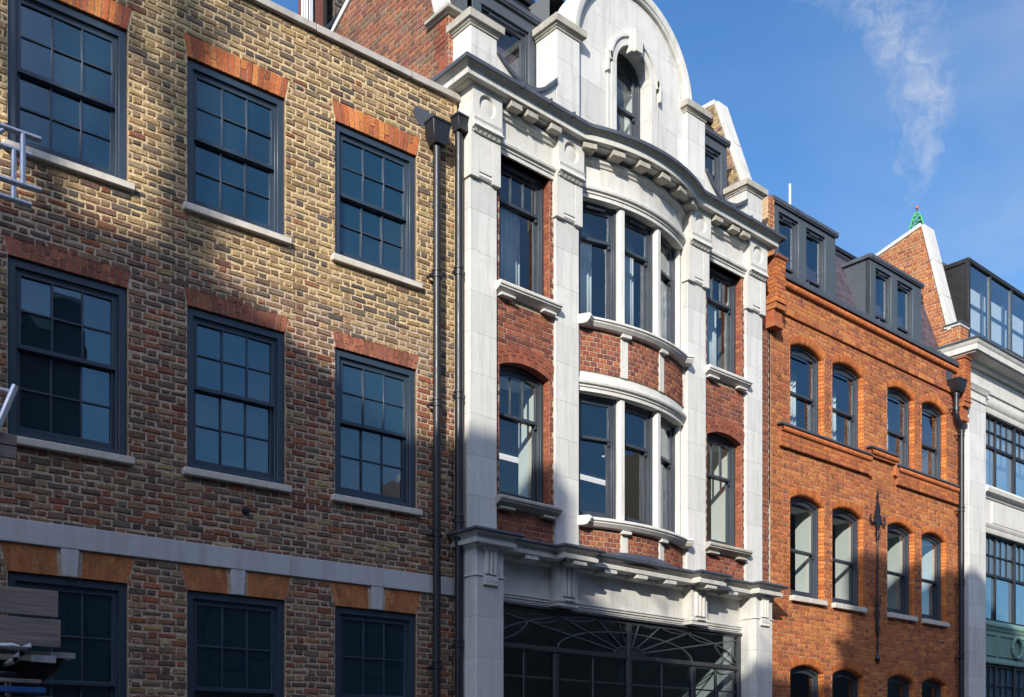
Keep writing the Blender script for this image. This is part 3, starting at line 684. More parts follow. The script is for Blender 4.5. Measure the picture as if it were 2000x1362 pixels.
# --- pilasters
def circ(xc,zc,r,n=28): return [(xc+r*math.cos(2*math.pi*k/n),zc+r*math.sin(2*math.pi*k/n)) for k in range(n)]
def pilaster(xc):
    hw=.23; p=MB(); p.box(xc-hw,xc+hw,0,.42,4.5,10.40); P=p.build('pilaster','ashlar',h2,bevel=.006)
    c=MB()
    # proud upper slab with a notched foot
    c.box(xc-hw-.025,xc-.11,-.05,.1,9.285,9.90); c.box(xc+.11,xc+hw+.025,-.05,.1,9.285,9.90); c.box(xc-.108,xc+.108,-.047,.1,9.375,9.90)
    c.prismx([(-.002,9.29),(-.03,9.30),(-.047,9.325),(-.046,9.345),(-.03,9.37),(.0,9.375)],xc-.107,xc+.107)
    # cap block with sunk roundel
    x0,x1,z0,z1,yf=xc-hw-.02,xc+hw+.02,10.03,10.43,-.085
    n=28; cz=10.235; r=.140; C=circ(xc,cz,r,n); C2=circ(xc,cz,r-.012,n); C3=circ(xc,cz,r-.03,n)
    def sq(t):
        dx,dz=math.cos(t),math.sin(t); k=min((x1-xc)/abs(dx) if abs(dx)>1e-6 else 9,( (z1-cz) if dz>0 else (cz-z0))/abs(dz) if abs(dz)>1e-6 else 9); return (xc+dx*k,cz+dz*k)
    S=[sq(2*math.pi*k/n) for k in range(n)]
    V=[(x,yf,z) for x,z in S]+[(x,yf,z) for x,z in C]+[(x,yf+.034,z) for x,z in C2]+[(x,yf+.042,z) for x,z in C2]+[(x,yf+.034,z) for x,z in C3]
    F=[]
    for i in range(n):
        j=(i+1)%n
        for L_ in range(4): F.append((L_*n+i,L_*n+j,(L_+1)*n+j,(L_+1)*n+i))
    F.append(tuple(range(4*n,5*n))); c.mesh(V,F)
    cor=[(x0,z0),(x1,z0),(x1,z1),(x0,z1)]
    for k,(a,b_) in enumerate(zip(cor,cor[1:]+cor[:1])):   # corner fillers
        pass
    for (cxx,czz) in cor:
        best=sorted(range(n),key=lambda i:(S[i][0]-cxx)**2+(S[i][1]-czz)**2)[:2]
        i,j=sorted(best); 
        if j-i>1: i,j=j,i
        c.face([(S[i][0],yf,S[i][1]),(cxx,yf,czz),(S[j][0],yf,S[j][1])])
    c.box(x0,x1,yf+.045,.2,z0,z1); 
    for a,b_ in zip(cor,cor[1:]+cor[:1]): c.face([(a[0],yf,a[1]),(a[0],yf+.05,a[1]),(b_[0],yf+.05,b_[1]),(b_[0],yf,b_[1])])
    # cushion and dentils
    c.prismx([(.05,10.03),(-.10,10.03),(-.112,10.02),(-.095,9.985),(-.10,9.95),(-.125,9.925),(-.13,9.905),(-.10,9.895),(.05,9.895)],xc-hw-.02,xc+hw+.02)
    c.prismx([(.05,9.895),(-.105,9.895),(-.105,9.888),(-.065,9.872),(-.06,9.852),(.05,9.852)],xc-hw-.02,xc+hw+.01)
    for k in range(6):
        xd=xc-hw+.035+.078*k; c.mesh([(xd-.026,-.10,9.888),(xd+.026,-.10,9.888),(xd+.030,-.075,9.85),(xd-.030,-.075,9.85),(xd-.026,-.03,9.888),(xd+.026,-.03,9.888),(xd+.03,-.03,9.85),(xd-.03,-.03,9.85)],[(0,3,2,1),(0,4,7,3),(1,2,6,5),(3,7,6,2)])
    c.build('capital','stone',P,bevel=.003)
    return P
PIL=[.17,1.71,mir(1.71),mir(.17)]
P0=pilaster(PIL[0])
for x in PIL[1:]: dup(P0,loc=(x-PIL[0],0,0))
# --- upper cornice
up=[(-.06,.5),(-.06,0),(1.90,0)]+[(x,y) for x,y in bowpath(.0,30)][1:-1]+[(mir(1.90),0),(mir(-.06),0),(mir(-.06),.5)]
s=MB(); s.sweep(up,[(-.25,10.43),(.07,10.43),(.10,10.44),(.10,10.455),(.19,10.455),(.195,10.54),(.21,10.55),(.225,10.575),(.265,10.60),(.27,10.605),(-.25,10.63)]); s.build('cornice','stone',h2)
s=MB(); s.sweep(up,[(-.25,10.632),(.268,10.604),(.268,10.575),(.292,10.572),(.296,10.60),(.292,10.622),(-.25,10.66)])
for x in (.62,1.12,1.56,4.75,5.2,5.66): s.box(x-.012,x+.012,-.302,.1,10.58,10.645)
s.build('cornice_flashing','lead',h2)
for x in (.61,.90,1.34): 
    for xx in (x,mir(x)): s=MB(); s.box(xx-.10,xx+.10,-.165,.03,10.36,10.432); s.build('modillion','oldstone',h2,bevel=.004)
for k in range(6):
    u=-UE+.13+ (2*UE-.26)*k/5; a=u/BR2
    s=MB(); V=[]
    for da,o,z in ((-.1,-.02,10.36),(.1,-.02,10.36),(.1,.235,10.36),(-.1,.235,10.36),(-.1,-.02,10.432),(.1,-.02,10.432),(.1,.235,10.432),(-.1,.235,10.432)): V.append(bowP(u+da,z,o))
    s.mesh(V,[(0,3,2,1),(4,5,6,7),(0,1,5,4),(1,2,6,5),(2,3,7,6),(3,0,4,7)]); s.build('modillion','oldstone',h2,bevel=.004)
# soffit closing the bow behind the cornice
s=MB(); s.face([(x,y,10.44) for x,y in bowpath(-.05,30)]+[(mir(1.9),.9,10.44),(1.9,.9,10.44)]); s.build('bow_soffit','stone',h2,smooth=False)
# --- piers above the cornice
def pier(x0,x1,zt,deep=.42):
    p=MB(); p.box(x0,x1,.0,deep,10.6,zt-.14); P=p.build('pier','ashlar',h2,bevel=.006)
    c=MB(); c.sweep([(x0,deep),(x0,0),(x1,0),(x1,deep)],[(-.1,zt-.16),(.015,zt-.16),(.02,zt-.135),(.035,zt-.13),(.045,zt-.105),(.075,zt-.10),(.08,zt-.005),(.07,zt),(-.1,zt+.02)]); c.box(x0+.05,x1-.05,.05,deep+.05,zt-.14,zt+.018); c.build('pier_cap','oldstone',P,bevel=.005); return P
pier(-.05,.40,11.41); pier(1.50,1.955,12.08); pier(mir(1.955),mir(1.50),12.10); pier(mir(.40),mir(-.05),11.43)
# --- swept parapets between the piers
for sg in (0,1):
    X=lambda x: mir(x) if sg else x
    n=16; pts=[]
    for i in range(n+1):
        x=.40+(1.485-.40)*i/n; z=10.84+.23*((x-.95)/.54)**2 if x<.95 else 10.84+.25*((x-.95)/.46)**2
        pts.append((X(x),z))
    outline=[(X(.40),10.6),(X(1.485),10.6)]+pts[::-1]
    if sg: outline=outline[::-1]
    s=MB(); s.prism(outline,.006,.15); PP=s.build('parapet','stone',h2)
    s=MB(); V=[];m=4
    for x,z in pts: V += [(x,-.035,z-.012),(x,.18,z-.012),(x,.18,z+.04),(x,-.035,z+.04)]
    F=[]
    for i in range(n):
        for k in range(4): F.append((i*4+k,i*4+(k+1)%4,i*4+4+(k+1)%4,i*4+4+k))
    F += [(0,3,2,1),(n*4,n*4+1,n*4+2,n*4+3)]
    s.mesh(V,F); s.build('parapet_flashing','lead',PP)
# --- round gable
yg=.08; ZG=12.0; RG=1.315; RIN=1.185
wx0,wx1,wzs=XC-.39,XC+.39,12.03
s=MB()
gt=lambda x: ZG+math.sqrt(max(RG*RG-(x-XC)**2,0.0)) if abs(x-XC)<RG else ZG
at=arc_top(wx0,wx1,wzs,.3899)
n=40; xs=sorted(set([XC-RG+.0005,XC+RG-.0005,wx0,wx1]+[XC-RG*math.cos(math.pi*k/n) for k in range(1,n)]+[wx0+(wx1-wx0)*(1-math.cos(math.pi*k/12))/2 for k in range(13)]))
for a,b_ in zip(xs[:-1],xs[1:]):
    if b_-a<1e-6: continue
    mid=(a+b_)/2
    if wx0<mid<wx1:
        s.face([(a,yg,at(a)),(b_,yg,at(b_)),(b_,yg,gt(b_)),(a,yg,gt(a))]); s.face([(a,yg,at(a)),(a,yg+.24,at(a)),(b_,yg+.24,at(b_)),(b_,yg,at(b_))])
        s.face([(a,yg,10.5),(b_,yg,10.5),(b_,yg,10.8),(a,yg,10.8)])
    else: s.face([(a,yg,10.5),(b_,yg,10.5),(b_,yg,gt(b_)),(a,yg,gt(a))])
    s.face([(a,yg,gt(a)),(b_,yg,gt(b_)),(b_,yg+.36,gt(b_)),(a,yg+.36,gt(a))])
    if not wx0<mid<wx1: s.face([(a,yg+.36,10.5),(a,yg+.36,gt(a)),(b_,yg+.36,gt(b_)),(b_,yg+.36,10.5)])
for xx in (wx0,wx1): s.face([(xx,yg,10.8),(xx,yg+.24,10.8),(xx,yg+.24,wzs),(xx,yg,wzs)])
G=s.build('gable','ashlar',h2)
s=MB(); n=44   # rim moulding
prof=[(RIN,yg+.01),(RIN,.03),(RIN+.03,.015),(RIN+.035,-.0),(RIN+.075,-.012),(RIN+.13,-.015),(RIN+.145,0.0),(RIN+.145,yg+.40),(RIN+.1,yg+.40),(RIN+.1,yg+.01)]
V=[];m=len(prof)
for i in range(n+1):
    t=math.pi*i/n
    for r,y in prof: V.append((XC-r*math.cos(t),y,ZG+r*math.sin(t)))
F=[]
for i in range(n):
    for k in range(m): F.append((i*m+k,i*m+(k+1)%m,(i+1)*m+(k+1)%m,(i+1)*m+k))
s.mesh(V,F); s.build('gable_moulding','stone',G)
s=MB()  # window surround with ears
o_=[(XC-.39-.15,10.6),(XC-.39-.15,12.14)]; n=24
r0,r1=.39,.53
V=[];F=[]
def band(r0,r1,ya,yb):
    V=[];F=[]
    for i in range(n+1):
        t=math.pi*i/n
        for r,y in ((r0,ya),(r1,ya),(r1,yb),(r0,yb)): V.append((XC-r*math.cos(t),y,wzs+r*math.sin(t)))
    for i in range(n):
        for k in range(4): F.append((i*4+k,i*4+4+k,i*4+4+(k+1)%4,i*4+(k+1)%4))
    s.mesh(V,F)
band(.387,.50,yg-.045,yg-.001); band(.50,.545,yg-.07,yg-.001)
for sg in (-1,1):
    a,b_=XC+sg*.387,XC+sg*.50; s.box(min(a,b_),max(a,b_),yg-.045,yg-.001,10.6,wzs)
    a,b_=XC+sg*.50,XC+sg*.545; s.box(min(a,b_),max(a,b_),yg-.07,yg-.001,wzs-.02,wzs+.10); 
    a,b_=XC+sg*.50,XC+sg*.60; s.box(min(a,b_),max(a,b_),yg-.07,yg-.001,wzs+.06,wzs+.10)
    a,b_=XC+sg*.562,XC+sg*.60; s.box(min(a,b_),max(a,b_),yg-.07,yg-.001,wzs-.20,wzs+.06)
    a,b_=XC+sg*.50,XC+sg*.565; s.box(min(a,b_),max(a,b_),yg-.03,yg-.001,10.6,wzs-.2)
s.build('window_surround','stone',G,bevel=.003)
s=MB()
for xa,xb,ta,tb,y0,y1 in ((-.115,.115,-.16,.16,yg-.10,yg+.02),(-.07,.07,-.105,.105,yg-.15,yg-.08)):
    s.prism([(XC+xa,12.30),(XC+xb,12.30),(XC+tb*.9,12.62),(XC+ta*.9,12.62)],y0,y1)
s.build('keystone','stone',G,bevel=.005)
sash_window(h2,(XC,yg+.18,10.7),.78,wzs-10.7,.93,'paint2','g2',(0,0),(0,0),rise=.3899,fo=.045,stile=.045,lining=True)
room(h2,XC-1.2,XC+1.2,[(10.7,13.0)],.62,3.0)
# --- roof, dormers
sl=lambda z: .30+.345*(z-10.7)
s=MB(); s.face([(.0,sl(10.5),10.5),(6.38,sl(10.5),10.5),(6.38,sl(13.05),13.05),(.0,sl(13.05),13.05)])
Rf=s.build('roof','slate',h2,smooth=False)
s=MB(); s.box(.0,6.38,sl(13.05)-.06,sl(13.05)+4,13.05,13.14); s.box(.0,6.38,sl(12.9)-.03,sl(12.9)+.1,12.86,12.95); s.build('roof_edge','bronze',Rf)
def dormer(parent,xc,hw,zb,zt,yf,wins,clad='zinc',ov=.05,glass='g2'):
    d=MB(); ys=lambda z: sl(z)+.02
    def cheek(x,flip):
        P=[(x,yf,zb),(x,max(ys(zb),yf+.01),zb),(x,ys(zt),zt),(x,yf,zt)]; d.face(P if flip else P[::-1])
    cheek(xc-hw,False); cheek(xc+hw,True)
    rim=.09
    xs=[xc-hw]+[v for w_ in wins for v in (xc+w_[0],xc+w_[1])]+[xc+hw]
    for i in range(0,len(xs),2): d.box(xs[i],xs[i+1],yf-.012,yf+.10,zb,zt-.001)
    za,zz=wins[0][2],wins[0][3]
    for w_ in wins:
        d.box(xc+w_[0],xc+w_[1],yf-.012,yf+.10,zb,w_[2]); d.box(xc+w_[0],xc+w_[1],yf-.012,yf+.10,w_[3],zt-.001)
    D=d.build('dormer',clad,parent,bevel=.004)
    r=MB(); r.box(xc-hw-ov,xc+hw+ov,yf-ov-.01,ys(zt)+.3,zt,zt+.075); r.box(xc-hw-ov+.01,xc+hw+ov-.01,yf-ov,yf-.013,zt-.03,zt-.001); r.build('dormer_roof','lead',D,bevel=.008)
    for w_ in wins: sash_window(D,(xc+(w_[0]+w_[1])/2,yf+.02,w_[2]),w_[1]-w_[0],w_[3]-w_[2],(w_[3]-w_[2])*(w_[4] if len(w_)>4 else .35),'paint2',glass,(0,0),(0,0),fo=.035,stile=.035,vent=True,lining=False)
    return D
for x in (.94,mir(.94)): dormer(h2,x,.60,10.75,12.22,.45,[(-.44,.44,10.8,12.03,.17)])
room(h2,.2,1.7,[(10.8,12.2)],.95,3.0); room(h2,mir(1.7),mir(.2),[(10.8,12.2)],.95,3.0)
# --- party walls with raking copings
def party(parent,x0,x1,prof,copw,name,pal,zbase,yf,side='left',courses=.0735,copm='concrete',copx=None,mort=(.40,.31,.21)):
    # prof: list of (y,z) along the top from the front foot, over the apex, to the back
    p=MB(); poly=[(yf,zbase)]+[(yf,prof[0][1])]+prof+[(prof[-1][0],zbase)]
    def top(y):
        P=[(yf,prof[0][1])]+prof
        for (a,za),(b_,zb) in zip(P[:-1],P[1:]):
            if a<=y<=b_+1e-9 and b_>a: return za+(zb-za)*(y-a)/(b_-a)
        return zbase
    p.prismx([(y,z) for y,z in ([(yf,zbase)]+[(prof[-1][0],zbase)]+prof[::-1]+[(yf,prof[0][1])])],x0+.004,x1-.004,mort)
    def hole(z):
        lo=None
        for i in range(200):
            y=yf+(prof[-1][0]-yf)*i/199
            if top(y)>z: lo=y; break
        hi=None
        for i in range(199,-1,-1):
            y=yf+(prof[-1][0]-yf)*i/199
            if top(y)>z: hi=y; break
        return (lo,hi)
    zt=max(z for _,z in prof)
    ph=[lambda z:((-9,hole(z)[0]) if hole(z)[0] is not None else (-9,99)), lambda z:((hole(z)[1],99) if hole(z)[1] is not None else None)]
    cf=lambda x,z,w_: jit(random.choice(pal),.2)
    bricks(p,yf,prof[-1][0],zbase,zt,cf,courses,.225,.1125,.010,ph,P=lambda u,z,o:(x0-o,u,z),rough=.003)
    W_=p.build(name,'brick',parent,smooth=False)
    c=MB(); cx0,cx1=copx or (x0-.04,x1+.04)
    for (a,za),(b_,zb) in zip(prof[:-1],prof[1:]):
        l=math.hypot(b_-a,zb-za); ny,nz=-(zb-za)/l,(b_-a)/l
        if nz<0: ny,nz=-ny,-nz
        k=max(1,int(round(l/.75)))
        for i in range(k):
            e=.003/l
            ya,zza=a+(b_-a)*(i/k+e),za+(zb-za)*(i/k+e); yb,zzb=a+(b_-a)*((i+1)/k-e),za+(zb-za)*((i+1)/k-e)
            h_=.085
            c.prismx([(ya,zza),(yb,zzb),(yb+ny*h_,zzb+nz*h_),(ya+ny*h_,zza+nz*h_)],cx0,cx1)
    c.build('raking_coping',copm,W_,bevel=.006)
    return W_
PB=[(.23,.085,.055),(.19,.08,.055),(.26,.10,.055),(.17,.085,.06),(.29,.12,.06),(.19,.12,.075)]
party(h2,-.115,.10,[(.62,11.62),(1.22,13.4),(1.9,13.42),(3.2,12.72)],.1,'party_wall',PB,9.9,.40,courses=.078,copx=(-.15,.14),mort=(.34,.24,.17))
s=MB(); s.box(-.115,.16,.37,.46,10.2,11.55,(.38,.30,.22)); bricks(s,-.118,.19,10.2,11.55,lambda x,z,w_: jit(random.choice([(.33,.085,.04),(.27,.075,.04),(.37,.11,.05),(.24,.09,.07)]),.15),.0735,.225,.1125,.009,y=.37,rough=.002); bricks(s,.0,.3,10.2,11.55,lambda x,z,w_: jit(random.choice([(.27,.075,.04),(.22,.07,.045)]),.2),.0735,.225,.1125,.009,P=lambda u,z,o:(-.117-o,.37+u,z),rough=.002)
PW=s.build('party_wall','brick',h2,smooth=False)
s=MB(); s.sweep([(-.115,.8),(-.115,.37),(.22,.37)],[(-.2,11.55),(.03,11.55),(.04,11.57),(.085,11.58),(.09,11.62),(-.2,11.66)]); s.build('pier_cap','oldstone',PW,bevel=.004)
YB2=[(.33,.23,.10),(.27,.19,.09),(.22,.15,.08),(.17,.11,.08),(.37,.26,.12)]
party(h2,6.385,6.60,[(.44,11.70),(1.02,13.38),(1.6,13.40),(3.2,12.4)],.1,'party_wall',YB2,10.5,.30,copx=(6.375,6.66))
# chimney stack and flue behind the party wall
ck=MB()
def colk(x,z,wd): return jit(random.choice([(.05,.042,.036),(.075,.058,.045),(.11,.08,.05),(.06,.048,.04)]),.2)
ck.cur=(.18,.16,.13)
cx0,cx1,cy0,cy1=.40,1.4,4.0,4.9
ck.box(cx0+.004,cx1-.004,cy0+.004,cy1,12.5,16)
bricks(ck,cx0,cx1,12.5,16,colk,.085,.225,.1125,.016,y=cy0,rough=.004)
bricks(ck,0,cy1-cy0,12.5,16,colk,.085,.225,.1125,.016,P=lambda u,z,o:(cx0-o,cy1-u,z),rough=.004)
ck.build('chimney_stack','brick',h2,smooth=False)
b=MB(); b.box(.04,.17,3.95,4.5,12.5,15.5,(.16,.06,.045)); b.box(.17,.21,3.9,4.5,12.5,15.5,(.02,.018,.02)); b.build('chimney_casing','brick',h2)
b=MB(); fx,fy=-.09,4.0
b.lathe(fx,fy,[(.075,12.5),(.075,15.5)],24); Fl=b.build('flue','iron',h2); b=MB()
for k in range(12): t=2*math.pi*k/12; b.box(fx+.08*math.cos(t)-.009,fx+.08*math.cos(t)+.009,fy+.08*math.sin(t)-.009,fy+.08*math.sin(t)+.009,12.5,15.5)
b.build('rib','whitepaint',Fl)
# --- second drainpipe (in the corner against the brown house)
dp2=pipe_part(h2,-.165,.10,.1,9.90,.052,[8.05,6.45,4.85,3.24])
for z in (8.05,6.45,4.85,3.24): 
    b=MB(); b.box(-.25,-.08,.09,.13,z-.045,z-.01); b.build('bracket','pipe',dp2)
hopper(dp2,-.255,-.04,.0,.16,9.84,10.04)
b=MB(); b.tube((-.145,.10,10.0),(-.145,.16,10.06),.075,16); b.build('rainwater_outlet','lead',dp2)

# --- shop front entablature
FR=-.0
PX=[(-.06,.33),(1.505,1.87),(mir(1.87),mir(1.505)),(mir(.33),mir(-.06))]
lp=[(-.06,.45)]
for a,b_ in PX: lp += [(a,0),(a,-.17),(b_,-.17),(b_,0)] if a>0 else [(a,-.17),(b_,-.17),(b_,0)]
lp=lp[:-1]+[(mir(-.06),.45)]
s=MB(); s.sweep(lp,[(-.25,4.50),(.14,4.50),(.145,4.55),(.125,4.555),(.112,4.58),(.13,4.612),(.175,4.634),(-.25,4.66)]); s.build('shop_cornice','stone',h2)
s=MB(); s.sweep(lp,[(-.25,4.662),(.19,4.637),(.215,4.636),(.222,4.65),(.215,4.675),(-.25,4.69)])
for x in (.95,2.45,3.155,3.86,5.36): s.box(x-.008,x+.008,-.230,.0,4.655,4.683)
for x in (.53-.14,1.9,4.4,5.9): pass
# lead apron from the cornice up to the bow
P1=bowpath(BD,24); P1=P1[1:-1]
V=[];F=[]
for x,y in P1:
    k=max(0.0,1-((x-XC)/1.12)**2); p=bowP(BR2*math.asin((x-XC)/BR2),0,.014)
    V += [(p[0],min(-.205,p[1]-.03),4.684),(p[0],p[1],4.69+.085*k)]
n=len(P1)
for i in range(n-1): F.append((2*i,2*i+2,2*i+3,2*i+1))
s.mesh(V,F)
s.build('shop_cornice_flashing','lead',h2)
for x,ya,yb in [(x,-.125,.10) for x in (.92,2.48,3.155,mir(2.48),mir(.92))]+[(x,-.285,-.02) for x in (1.69,mir(1.69))]:
    s=MB(); s.box(x-.125,x+.125,ya,yb,4.435,4.505); s.build('mutule','stone',h2,bevel=.004)
# frieze
s=MB(); s.sweep([(.30,.135),(mir(.30),.135)],[(-.15,3.87),(.0,3.87),(.0,3.895),(.012,3.90),(.012,3.925),(.03,3.935),(.03,3.96),(.045,3.97),(.045,3.985),(.0,3.99),(.0,4.43),(.03,4.44),(.06,4.47),(.06,4.503),(-.15,4.503)]); s.build('frieze','stone',h2)
def triglyph(mb,xc,w_,yf,z0,z1,n=3):
    fw=w_/n
    for k in range(n):
        x=xc-w_/2+fw*(k+.5); V=[]; 
        pr=[(-fw*.46,0),(-fw*.40,-.028),(-fw*.15,-.04),(fw*.15,-.04),(fw*.40,-.028),(fw*.46,0)]
        for z in (z0,z1): V += [(x+a,yf+y,z) for a,y in pr]
        m_=len(pr); mb.mesh(V,[(i,i+1,m_+i+1,m_+i) for i in range(m_-1)]+[tuple(range(m_-1,-1,-1)),tuple(range(m_,2*m_))])
for xc in (1.69,mir(1.69)):
    s=MB(); s.box(xc-.20,xc+.20,-.035,.14,3.985,4.50); triglyph(s,xc,.25,-.036,4.02,4.44)
    s.box(xc-.215,xc+.215,-.06,.12,3.94,3.988); s.box(xc-.205,xc+.205,-.045,.13,3.885,3.94); s.box(xc-.10,xc+.10,-.085,-.03,3.955,3.985); s.build('triglyph','stone',h2,bevel=.003)
for xc in (.135,mir(.135)):
    s=MB(); s.box(xc-.235,xc+.235,-.17,.45,0,4.50); Pp=s.build('shop_pier','ashlar',h2,bevel=.006)
    s=MB(); s.sweep([(xc-.235,.45),(xc-.235,-.17),(xc+.235,-.17),(xc+.235,.45)],[(-.02,4.095),(.018,4.10),(.018,4.118),(-.02,4.122)])
    s.sweep([(xc-.235,.45),(xc-.235,-.17),(xc+.235,-.17),(xc+.235,.45)],[(-.02,4.455),(.02,4.46),(.02,4.475),(.045,4.49),(.045,4.505),(-.02,4.505)])
    s.box(xc-.115,xc+.115,-.225,-.15,4.435,4.503); triglyph(s,xc,.21,-.172,4.13,4.435)
    s.box(xc-.12,xc+.12,-.205,-.15,4.04,4.10); s.prismx([(-.17,4.04),(-.205,4.04),(-.20,4.03),(-.19,3.985),(-.17,3.985)],xc-.125,xc+.125)
    for k in range(6): xd=xc-.1+.04*k; s.lathe(xd,-.195,[(.010,4.035),(.016,3.992)],8)
    s.build('capital','stone',Pp,bevel=.003)
# shop window
yw=.155
s=MB()
x0,x1=.37,mir(.37)
s.box(x0,x1,yw-.06,yw+.10,3.835,3.872); s.box(x0,x1,yw-.02,yw+.10,3.80,3.835)
s.box(x1-.09,x1,yw-.03,yw+.1,0,3.83); s.box(x0,x0+.09,yw-.03,yw+.1,0,3.83)
SW=s.build('shop_window','black',h2,bevel=.004)
s=MB(); s.box(x0+.09,x1-.09,yw-.035,yw+.06,3.255,3.30); s.box(x0+.09,x1-.09,yw-.015,yw+.06,3.30,3.325); s.box(x0+.09,x1-.09,yw-.015,yw+.06,3.235,3.255); s.build('transom','black',SW,bevel=.004)
s=MB()
s.box(XC-.035,XC+.035,yw-.045,yw+.05,.5,3.80); s.box(XC-.055,XC+.055,yw-.03,yw+.05,.5,3.80)
for x in (1.62,mir(1.62)): s.box(x-.045,x+.045,yw-.03,yw+.05,.5,3.235)
for x in (1.02,2.385,mir(2.385),mir(1.02)): s.box(x-.017,x+.017,yw-.012,yw+.03,.5,3.235)
for z in (2.88,2.45,2.02): s.box(x0+.09,x1-.09,yw-.010,yw+.03,z-.012,z+.012)
s.build('glazing_bars','black',SW,bevel=.003)
s=MB(); zb=3.318; rb=.013
def ell(rx,rz,t): return (XC-rx*math.cos(t), yw-.012, zb+rz*math.sin(t))
s.path([ell(.34,.125,math.pi*i/16) for i in range(17)],rb)
s.path([ell(1.50,.325,math.pi*i/32) for i in range(33)],rb)
outer=[ell(2.70,.515,math.pi*i/40) for i in range(41)]
s.path([p for p in outer if p[2]<3.80],rb)
knots=[]
for ex,ez in ((-2.66,.427),(-1.58,.49),(-.71,.49),(-.23,.49),(.23,.49),(.73,.49),(1.55,.49),(2.66,.427)):
    kh=1/math.hypot(ex/.34,ez/.125); p=(XC+ex*kh,yw-.012,zb+ez*kh); q=(XC+ex,yw-.012,zb+ez)
    dx,dz=q[0]-p[0],q[2]-p[2]; k=1.0
    if q[2]>3.80: k=min(k,(3.80-p[2])/dz)
    xl=x0+.09 if q[0]<XC else x1-.09
    if q[0]<x0+.09 or q[0]>x1-.09: k=min(k,(xl-p[0])/dx)
    s.tube(p,(p[0]+dx*k,p[1],p[2]+dz*k),rb,8)
    ko=min(1/math.hypot(ex/2.70,ez/.515),.99); knots.append((XC+ex*ko,yw-.012,zb+ez*ko))
kn=[ell(2.70,.515,R(2))]+knots+[ell(2.70,.515,R(178))]
for a,b_ in zip(kn[:-1],kn[1:]):
    sg=.22*math.hypot(b_[0]-a[0],b_[2]-a[2])
    c_=((a[0]+b_[0])/2,a[1],(a[2]+b_[2])/2-sg*.62)
    dxn=(XC-c_[0]); c_=(c_[0]+dxn*.06,c_[1],c_[2])
    s.path([((1-t)**2*a[0]+2*t*(1-t)*c_[0]+t*t*b_[0],a[1],(1-t)**2*a[2]+2*t*(1-t)*c_[2]+t*t*b_[2]) for t in [i/8 for i in range(9)]],rb*.85)
s.build('fanlight_bars','black',SW)
s=MB(); s.mesh([ell(.33,.115,math.pi*i/16) for i in range(17)],[tuple(range(17))]); s.build('hub_panel','black',SW)
s=MB(); s.face([(x0+.08,yw+.012,.5),(x1-.08,yw+.012,.5),(x1-.08,yw+.012,3.81),(x0+.08,yw+.012,3.81)]); s.build('glass','g3',SW,smooth=False)
s=MB(); s.box(x0+.09,x1-.09,yw-.03,yw+.1,0,.5); s.build('stall_riser','black',SW)
room(h2,.38,mir(.38),[(.1,4.2)],.4,6,'white')
# ================================================================ orange brick house (right)
H3=R(-.97097); O3=Vector((8.6815+6.42,10.4883+.12,0)); T3=T(O3,H3)
h3=root('red_brick_house','bright orange red brick house with paired arched sash windows and two grey roof dormers','building',O3,H3)
OR=[(.44,.150,.046),(.40,.130,.044),(.48,.175,.055),(.38,.115,.04)]; RR=[(.33,.10,.042),(.30,.095,.046),(.36,.115,.045)]
def col3(x,z,wd):
    k=.68+.25*math.sin(x*.9+z*1.3)+.2*math.sin(z*2.1-x*.4)
    if wd<.12 and random.random()<.16: return jit((.23,.08,.045),.2)
    if 7.9<z<10.05 and random.random()<.45: k-=.5
    return jit(random.choice(OR if random.random()<k else RR),.15)
JB=[(.48,.15,.038),(.42,.125,.036),(.53,.18,.048)]
M3=(.50,.36,.22)
OPX=[(.97,1.955),(2.305,3.30),(4.25,5.23),(5.60,6.555)]
ROW=[(7.60,9.085,.115),(4.665,6.375,.115),(1.7,3.33,.115)]
hs=[];bh=[]
for (za,zs,rise) in ROW:
    for xa,xb in OPX:
        hs.append((xa-.05,xb+.05,za,arc_top(xa-.05,xb+.05,zs+.03,rise+.02),10))
        hw=(xb-xa)/2; RI=(hw*hw+rise*rise)/(2*rise); zc=zs+rise-RI; RO=RI+.165; xm=(xa+xb)/2; aa=math.asin(hw/RI)+.02
        def f(z,xa=xa,xb=xb,za=za,zs=zs,zc=zc,RO=RO,xm=xm,aa=aa,RI=RI,hw=hw):
            if za-.11<z<za and za<7: return (xa-.05,xb+.06)
            if za<=z<=zs: return (xa-.05,xb+.05)
            if zs<z<zs+.34:
                q=RO*RO-(z+.018-zc)**2
                if q<=0: return None
                w_=min(math.sqrt(q),hw+.02+.16*(z-zs)); return (xm-w_,xm+w_)
        bh.append(f)
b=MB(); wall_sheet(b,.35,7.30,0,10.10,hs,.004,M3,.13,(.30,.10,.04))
bricks(b,.36,7.29,1.0,10.06,col3,.0745,.222,.111,.007,bh,rough=.0018,proud=.003)
for (za,zs,rise) in ROW:
    for xa,xb in OPX:
        hw=(xb-xa)/2; RI=(hw*hw+rise*rise)/(2*rise); zc=zs+rise-RI; xm=(xa+xb)/2
        voussoirs(b,xm,zc,RI,RI+.16,math.asin(hw/RI)+.018,15,[(.46,.14,.038),(.40,.115,.036),(.50,.16,.045)],rnd=.055,depth=.14,y=-.003)
        for xe,sg in ((xb,1),(xa,-1)):
            z=max(za,1.0)
            while z<zs-.01:
                z1=min(z+.0745,zs); c_=jit(random.choice(JB),.14); pr=[(.055,.0),(.05,-.003)]+[(.05-.05*math.sin(q*math.pi/8),.047-.05*math.cos(q*math.pi/8)) for q in range(1,5)]+[(0.0,.14)]
                V=[]
                for zz in (z+.0035,z1-.0035): V += [(xe+sg*a,y,zz) for a,y in pr]
                m_=len(pr); b.mesh(V,[((i,i+1,m_+i+1,m_+i) if sg<0 else (i+1,i,m_+i,m_+i+1)) for i in range(m_-1)],c_); z=z1
b.build('wall','brick',h3)
